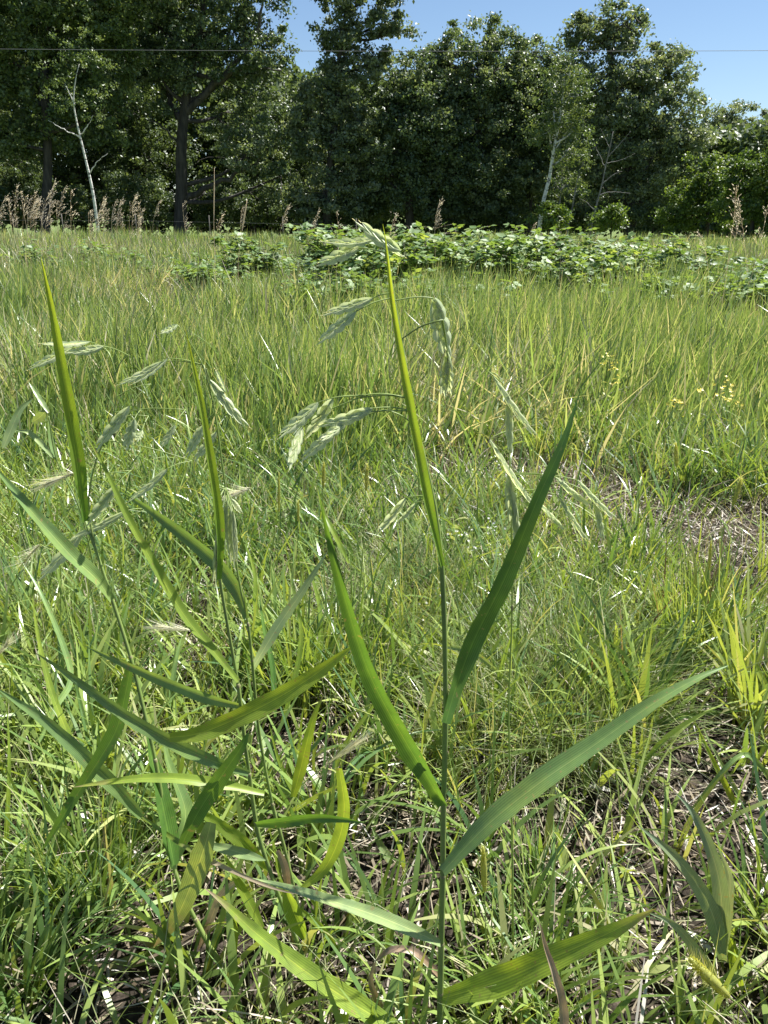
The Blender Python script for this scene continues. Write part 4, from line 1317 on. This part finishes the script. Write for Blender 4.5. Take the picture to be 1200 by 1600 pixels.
tree('elm_tree', 'slender tall tree with lit side branches under the sky gap', 'tree', [(510, 350), (515, 260), (525, 180), (530, 90), (540, 20), (550, -60)], .17, 35,
     [(540, 105, 34, 40), (525, 55, 30, 34), (560, 10, 55, 26), (600, 42, 34, 14), (510, 150, 34, 32), (545, 170, 42, 40), (500, 215, 46, 40), (545, 245, 46, 44), (520, 310, 60, 34), (575, -40, 60, 40), (474, 185, 20, 26), (622, 48, 20, 10), (585, 95, 26, 26)], leafm='oakgrey', seed=13, dens=1.05, clump_r=.38)
tree('oak_tree', 'dense dark rounded oak just right of the slender tall tree', 'tree', [(640, 355), (640, 280), (645, 200), (642, 140)], .22, 36,
     [(640, 125, 42, 34), (612, 175, 42, 42), (670, 180, 50, 50), (635, 240, 60, 50), (690, 260, 50, 50), (590, 290, 50, 44), (650, 315, 60, 34)], leafm='oak', seed=14, dens=1.45)
tree('oak_tree', 'round topped oak in the middle with glinting dark leaves', 'tree', [(735, 355), (742, 280), (745, 200), (748, 110)], .24, 37,
     [(660, 130, 40, 36), (745, 80, 60, 34), (705, 110, 34, 34), (785, 110, 40, 40), (745, 150, 70, 50), (715, 215, 60, 50), (780, 210, 60, 55), (740, 290, 80, 50), (690, 95, 20, 18)], leafm='oak', seed=15, dens=1.45)
tree('oak_tree', 'lower topped tree squeezed between the two round oaks', 'tree', [(825, 355), (828, 270), (828, 180), (826, 110)], .20, 38,
     [(826, 98, 36, 32), (876, 118, 30, 34), (805, 135, 34, 38), (850, 130, 36, 40), (830, 195, 52, 52), (820, 275, 62, 48), (862, 230, 42, 60), (795, 300, 44, 34)], leafm='oak', seed=16, dens=1.35)
tree('oak_tree', 'tallest broad oak at the right with a separate topmost lobe', 'tree', [(985, 355), (985, 280), (975, 200), (960, 120), (945, 50)], .30, 36,
     [(948, 36, 48, 24), (905, 45, 26, 22), (985, 40, 22, 26), (945, 68, 40, 18), (925, 135, 52, 42), (980, 125, 60, 42), (1035, 130, 40, 44), (1000, 180, 74, 52), (1055, 205, 46, 44), (935, 215, 60, 50), (1005, 255, 80, 46), (1070, 260, 32, 36), (950, 300, 50, 40), (1030, 310, 55, 34), (1045, 95, 20, 18)], leafm='oakgrey', seed=17, dens=1.4)
tree('oak_tree', 'distant oak showing beyond the right end of the wood', 'tree', [(1150, 330), (1150, 270), (1150, 200)], .28, 58,
     [(1150, 205, 42, 34), (1120, 225, 30, 32), (1185, 225, 34, 32), (1150, 265, 60, 40), (1205, 270, 40, 40), (1130, 185, 22, 16)], leafm='oakgrey', seed=18, dens=1.4, size=.16, clump_r=.55)
tree('oak_tree', 'farthest tree cut by the right edge of the photo', 'tree', [(1240, 330), (1240, 260), (1235, 200)], .25, 62, [(1235, 230, 50, 40), (1280, 250, 60, 60), (1220, 290, 50, 40)], leafm='oakgrey', seed=19, size=.17, clump_r=.55)
tree('maple_tree', 'shaded tree deep in the wood behind the white birch', 'tree', [(180, 350), (185, 250), (190, 150), (195, 60)], .2, 41,
     [(190, 90, 60, 60), (200, 170, 60, 60), (160, 240, 70, 60), (220, 270, 60, 60), (120, 290, 60, 50), (60, 270, 60, 60), (0, 270, 60, 70)], leafm='dim', seed=20, dens=1.0, size=.14)
tree('maple_tree', 'shaded tree deep in the wood behind the oak fork', 'tree', [(395, 350), (400, 250), (405, 150)], .2, 42,
     [(340, 250, 60, 50), (420, 190, 46, 44), (440, 260, 60, 60), (380, 310, 60, 40), (470, 250, 40, 60)], leafm='dim', seed=21, dens=.9, size=.14)
tree('maple_tree', 'big tree outside the left edge of the photo', 'tree', [(-170, 350), (-170, 200), (-165, 0)], .25, 35, [(-170, 50, 110, 90), (-200, 180, 100, 90), (-130, 250, 80, 70), (-160, -80, 110, 80), (-280, 100, 100, 120), (-300, 250, 120, 80)], leafm='ashleaf', seed=22, size=.15, clump_r=.5)
tree('maple_tree', 'yellow green young tree at the right end of the wood', 'tree', [(1105, 365), (1106, 310), (1108, 270)], .08, 27,
     [(1105, 275, 34, 30), (1085, 310, 34, 30), (1130, 320, 40, 30), (1060, 335, 30, 24)], leafm='shrub', seed=23, size=.09, clump_r=.3, dens=1.45)
tree('maple_tree', 'bushy yellow green sapling cut by the right edge', 'tree', [(1175, 365), (1176, 310), (1178, 262)], .08, 25,
     [(1175, 265, 36, 30), (1155, 300, 36, 32), (1205, 300, 40, 40), (1180, 335, 50, 26), (1235, 320, 40, 40)], leafm='shrub', seed=24, size=.085, clump_r=.28, dens=1.45)
# slender pale trunked trees
tree('birch_tree', 'thin white barked leaning birch standing at the left', 'tree', [(152, 350), (145, 300), (134, 250), (122, 200), (115, 160), (118, 125), (124, 100)], .068, 30,
     [(122, 70, 34, 30), (95, 110, 26, 24), (150, 110, 26, 26), (120, 150, 40, 20), (150, 175, 24, 20)], leafm='ashleaf', barkm='birch', rtop=.15, limb_n=0, seed=25, size=.08, clump_r=.26, dens=.4, n_per=40,
     limbs=[([(127, 215), (105, 205), (75, 188)], .025), ([(125, 212), (138, 195), (146, 180)], .025), ([(140, 272), (150, 255), (168, 240)], .022), ([(117, 165), (108, 145), (100, 130)], .02)])
tree('aspen_tree', 'pale leaning aspen with a thin airy crown before the tallest oak', 'tree', [(842, 362), (850, 310), (858, 280), (866, 230), (874, 190), (879, 150), (882, 115)], .09, 29,
     [(882, 110, 26, 26), (862, 140, 24, 24), (900, 150, 26, 26), (875, 185, 34, 28), (905, 200, 22, 22), (850, 205, 24, 22), (890, 240, 28, 20)], leafm='ashleaf', barkm='birch', seed=26, size=.08, clump_r=.26, dens=1.1, n_per=40, limb_n=3,
     limbs=[([(866, 235), (880, 215), (890, 200)], .025), ([(870, 215), (855, 200), (848, 190)], .02)])
tree('aspen_tree', 'thin grey stemmed sapling right of the leaning aspen', 'tree', [(868, 362), (874, 320), (878, 280), (876, 250)], .045, 29.5, [(880, 250, 18, 16), (892, 275, 16, 14), (866, 290, 16, 14)], leafm='ashleaf', barkm='deadwood', seed=27, size=.075, clump_r=.24, dens=1.0, n_per=36, limb_n=2)
tree('aspen_tree', 'thin bare sapling bending right between the pale trunks', 'tree', [(886, 362), (894, 325), (900, 290), (910, 250), (918, 215)], .04, 29.5, [(912, 255, 14, 12), (900, 300, 16, 14)], leafm='ashleaf', barkm='deadwood', seed=28, size=.075, clump_r=.24, dens=1.0, n_per=36, limb_n=2,
     limbs=[([(898, 295), (880, 298), (872, 300)], .015), ([(908, 260), (925, 235), (938, 215)], .015)])
tree('dead_tree', 'leafless grey dead tree with bare branches before the tallest oak', 'dead tree', [(922, 362), (932, 320), (940, 290), (946, 260), (953, 230), (958, 205)], .042, 29, [], barkm='deadwood', seed=29,
     limbs=[([(940, 290), (955, 275), (972, 268)], .02), ([(946, 262), (935, 240), (928, 222)], .018), ([(950, 245), (968, 225), (985, 205)], .018), ([(936, 305), (955, 300), (985, 302)], .016), ([(953, 232), (945, 215), (938, 200)], .012), ([(930, 330), (915, 315), (905, 310)], .014), ([(948, 255), (970, 250), (992, 240)], .012)])
# shrubs along the foot of the wood
for i, (px, py, rx, ry, D, lm) in enumerate(((20, 300, 60, 55, 36, 'dim'), (95, 320, 50, 34, 35.5, 'dim'), (215, 315, 50, 44, 36.5, 'dim'), (330, 330, 40, 26, 38, 'dim'), (420, 325, 50, 34, 38, 'dim'), (495, 330, 44, 30, 36, 'dim'), (570, 325, 44, 34, 36.5, 'dim'),
                                             (690, 332, 50, 30, 36.5, 'dim'), (780, 330, 44, 34, 37, 'dim'), (905, 335, 40, 30, 37, 'dim'), (955, 338, 26, 18, 28, 'shrub'), (1020, 338, 36, 26, 35, 'dim'), (-60, 310, 60, 60, 33, 'dim'), (860, 335, 26, 20, 28, 'shrub'))):
    words = ('under the left corner tree', 'behind the dry plumes left of the birch', 'between birch and oak trunk', 'just right of the oak trunk foot', 'under the low oak limb', 'left of the slender tall tree foot', 'right of the slender tall tree foot',
             'under the dark rounded oak', 'under the middle oak', 'behind the aspen trunks', 'lit pale at the dead tree foot', 'under the right side of the tallest oak', 'outside the left edge', 'lit pale at the leaning aspen foot')[i]
    tree('understory_shrub', 'leafy shrub ' + words, 'shrub', [(px, 362), (px, py + 10), (px + 3, py - ry * .5)], .04, D, [(px - rx * .45, py, rx * .6, ry * .8), (px + rx * .45, py + 4, rx * .6, ry * .75), (px, py - ry * .35, rx * .6, ry * .6)], leafm=lm, seed=40 + i, size=.11, clump_r=.36, dens=1.2, limb_n=2)

# the wood beyond, one mass
qn = np.random.default_rng(99)
n = 6500
x = qn.uniform(-40, 26, n)
y = 44 + qn.uniform(0, 8, n)
top = np.where(x < -9.5, 11.5, np.where(x < -1.5, 8.0, 7.4)) - np.clip((x - 8) / 8, 0, 1) * 2.4
z = qn.random(n) ** .8 * top
cl = np.stack([x, y, z, qn.uniform(.7, 1.3, n), qn.uniform(.2, .8, n)], -1)
Vv, Ff, aa = crown_leaves(cl, .34, 40, 5)
o = build('woodland', Vv, Ff, M['dim'], None, attrs={'rnd': aa, 't': np.full(len(aa), .5)}, smooth=False)
tag(o, 'dark woodland closing the view behind the front trees', 'woodland', kind='stuff')


# ------------------------------------------------------------------ wire overhead and old wire fence
def plain(name, c, rough, metal=0):
    m = bpy.data.materials.new(name); m.use_nodes = True
    nt = m.node_tree; b_ = nt.nodes['Principled BSDF']
    tc = node(nt, 'ShaderNodeTexCoord'); nz = node(nt, 'ShaderNodeTexNoise'); nz.inputs['Scale'].default_value = 12
    nt.links.new(tc.outputs['Object'], nz.inputs['Vector'])
    nt.links.new(ramp(nt, nz.outputs[0], [(.3, tuple(v * .75 for v in c)), (.7, c)]), b_.inputs['Base Color'])
    b_.inputs['Roughness'].default_value = rough; b_.inputs['Metallic'].default_value = metal
    return m


wire = plain('weathered_wire', (.16, .16, .17), .7)
mb = MB()
A, B = P(-400, 72, 24), P(1700, 75, 24)
mb.tube([A.lerp(B, i / 40) + Vector((0, 0, -.10 * 4 * (i / 40) * (1 - i / 40))) for i in range(41)], .0055, 6)
tag(mb.build('overhead_wire', wire), 'thin overhead wire running level across the trees and sky', 'wire')
t = thing('wire_fence', 'old wire fence with thin posts behind the dry plumes', 'fence', (P(100, 340, 25).x, 25, 0))
postm = plain('weathered_post', (.10, .09, .075), .9)
xs = [P(px, 340, 25).x for px in (-120, -10, 95, 210, 325, 440, 555)]
for x in xs:
    q = MB(); z0 = float(gz(x, 25)); q.tube([(x, 25, z0 - .2), (x + .02, 25, z0 + .5), (x + .03, 25, z0 + .95)], [.022, .02, .018], 6, .5); q.build('post', postm, t)
for hgt in (.45, .75):
    q = MB(); q.tube([(x + .03, 24.96, float(gz(x, 25)) + hgt) for x in xs], .0022, 5); q.build('wire', wire, t)
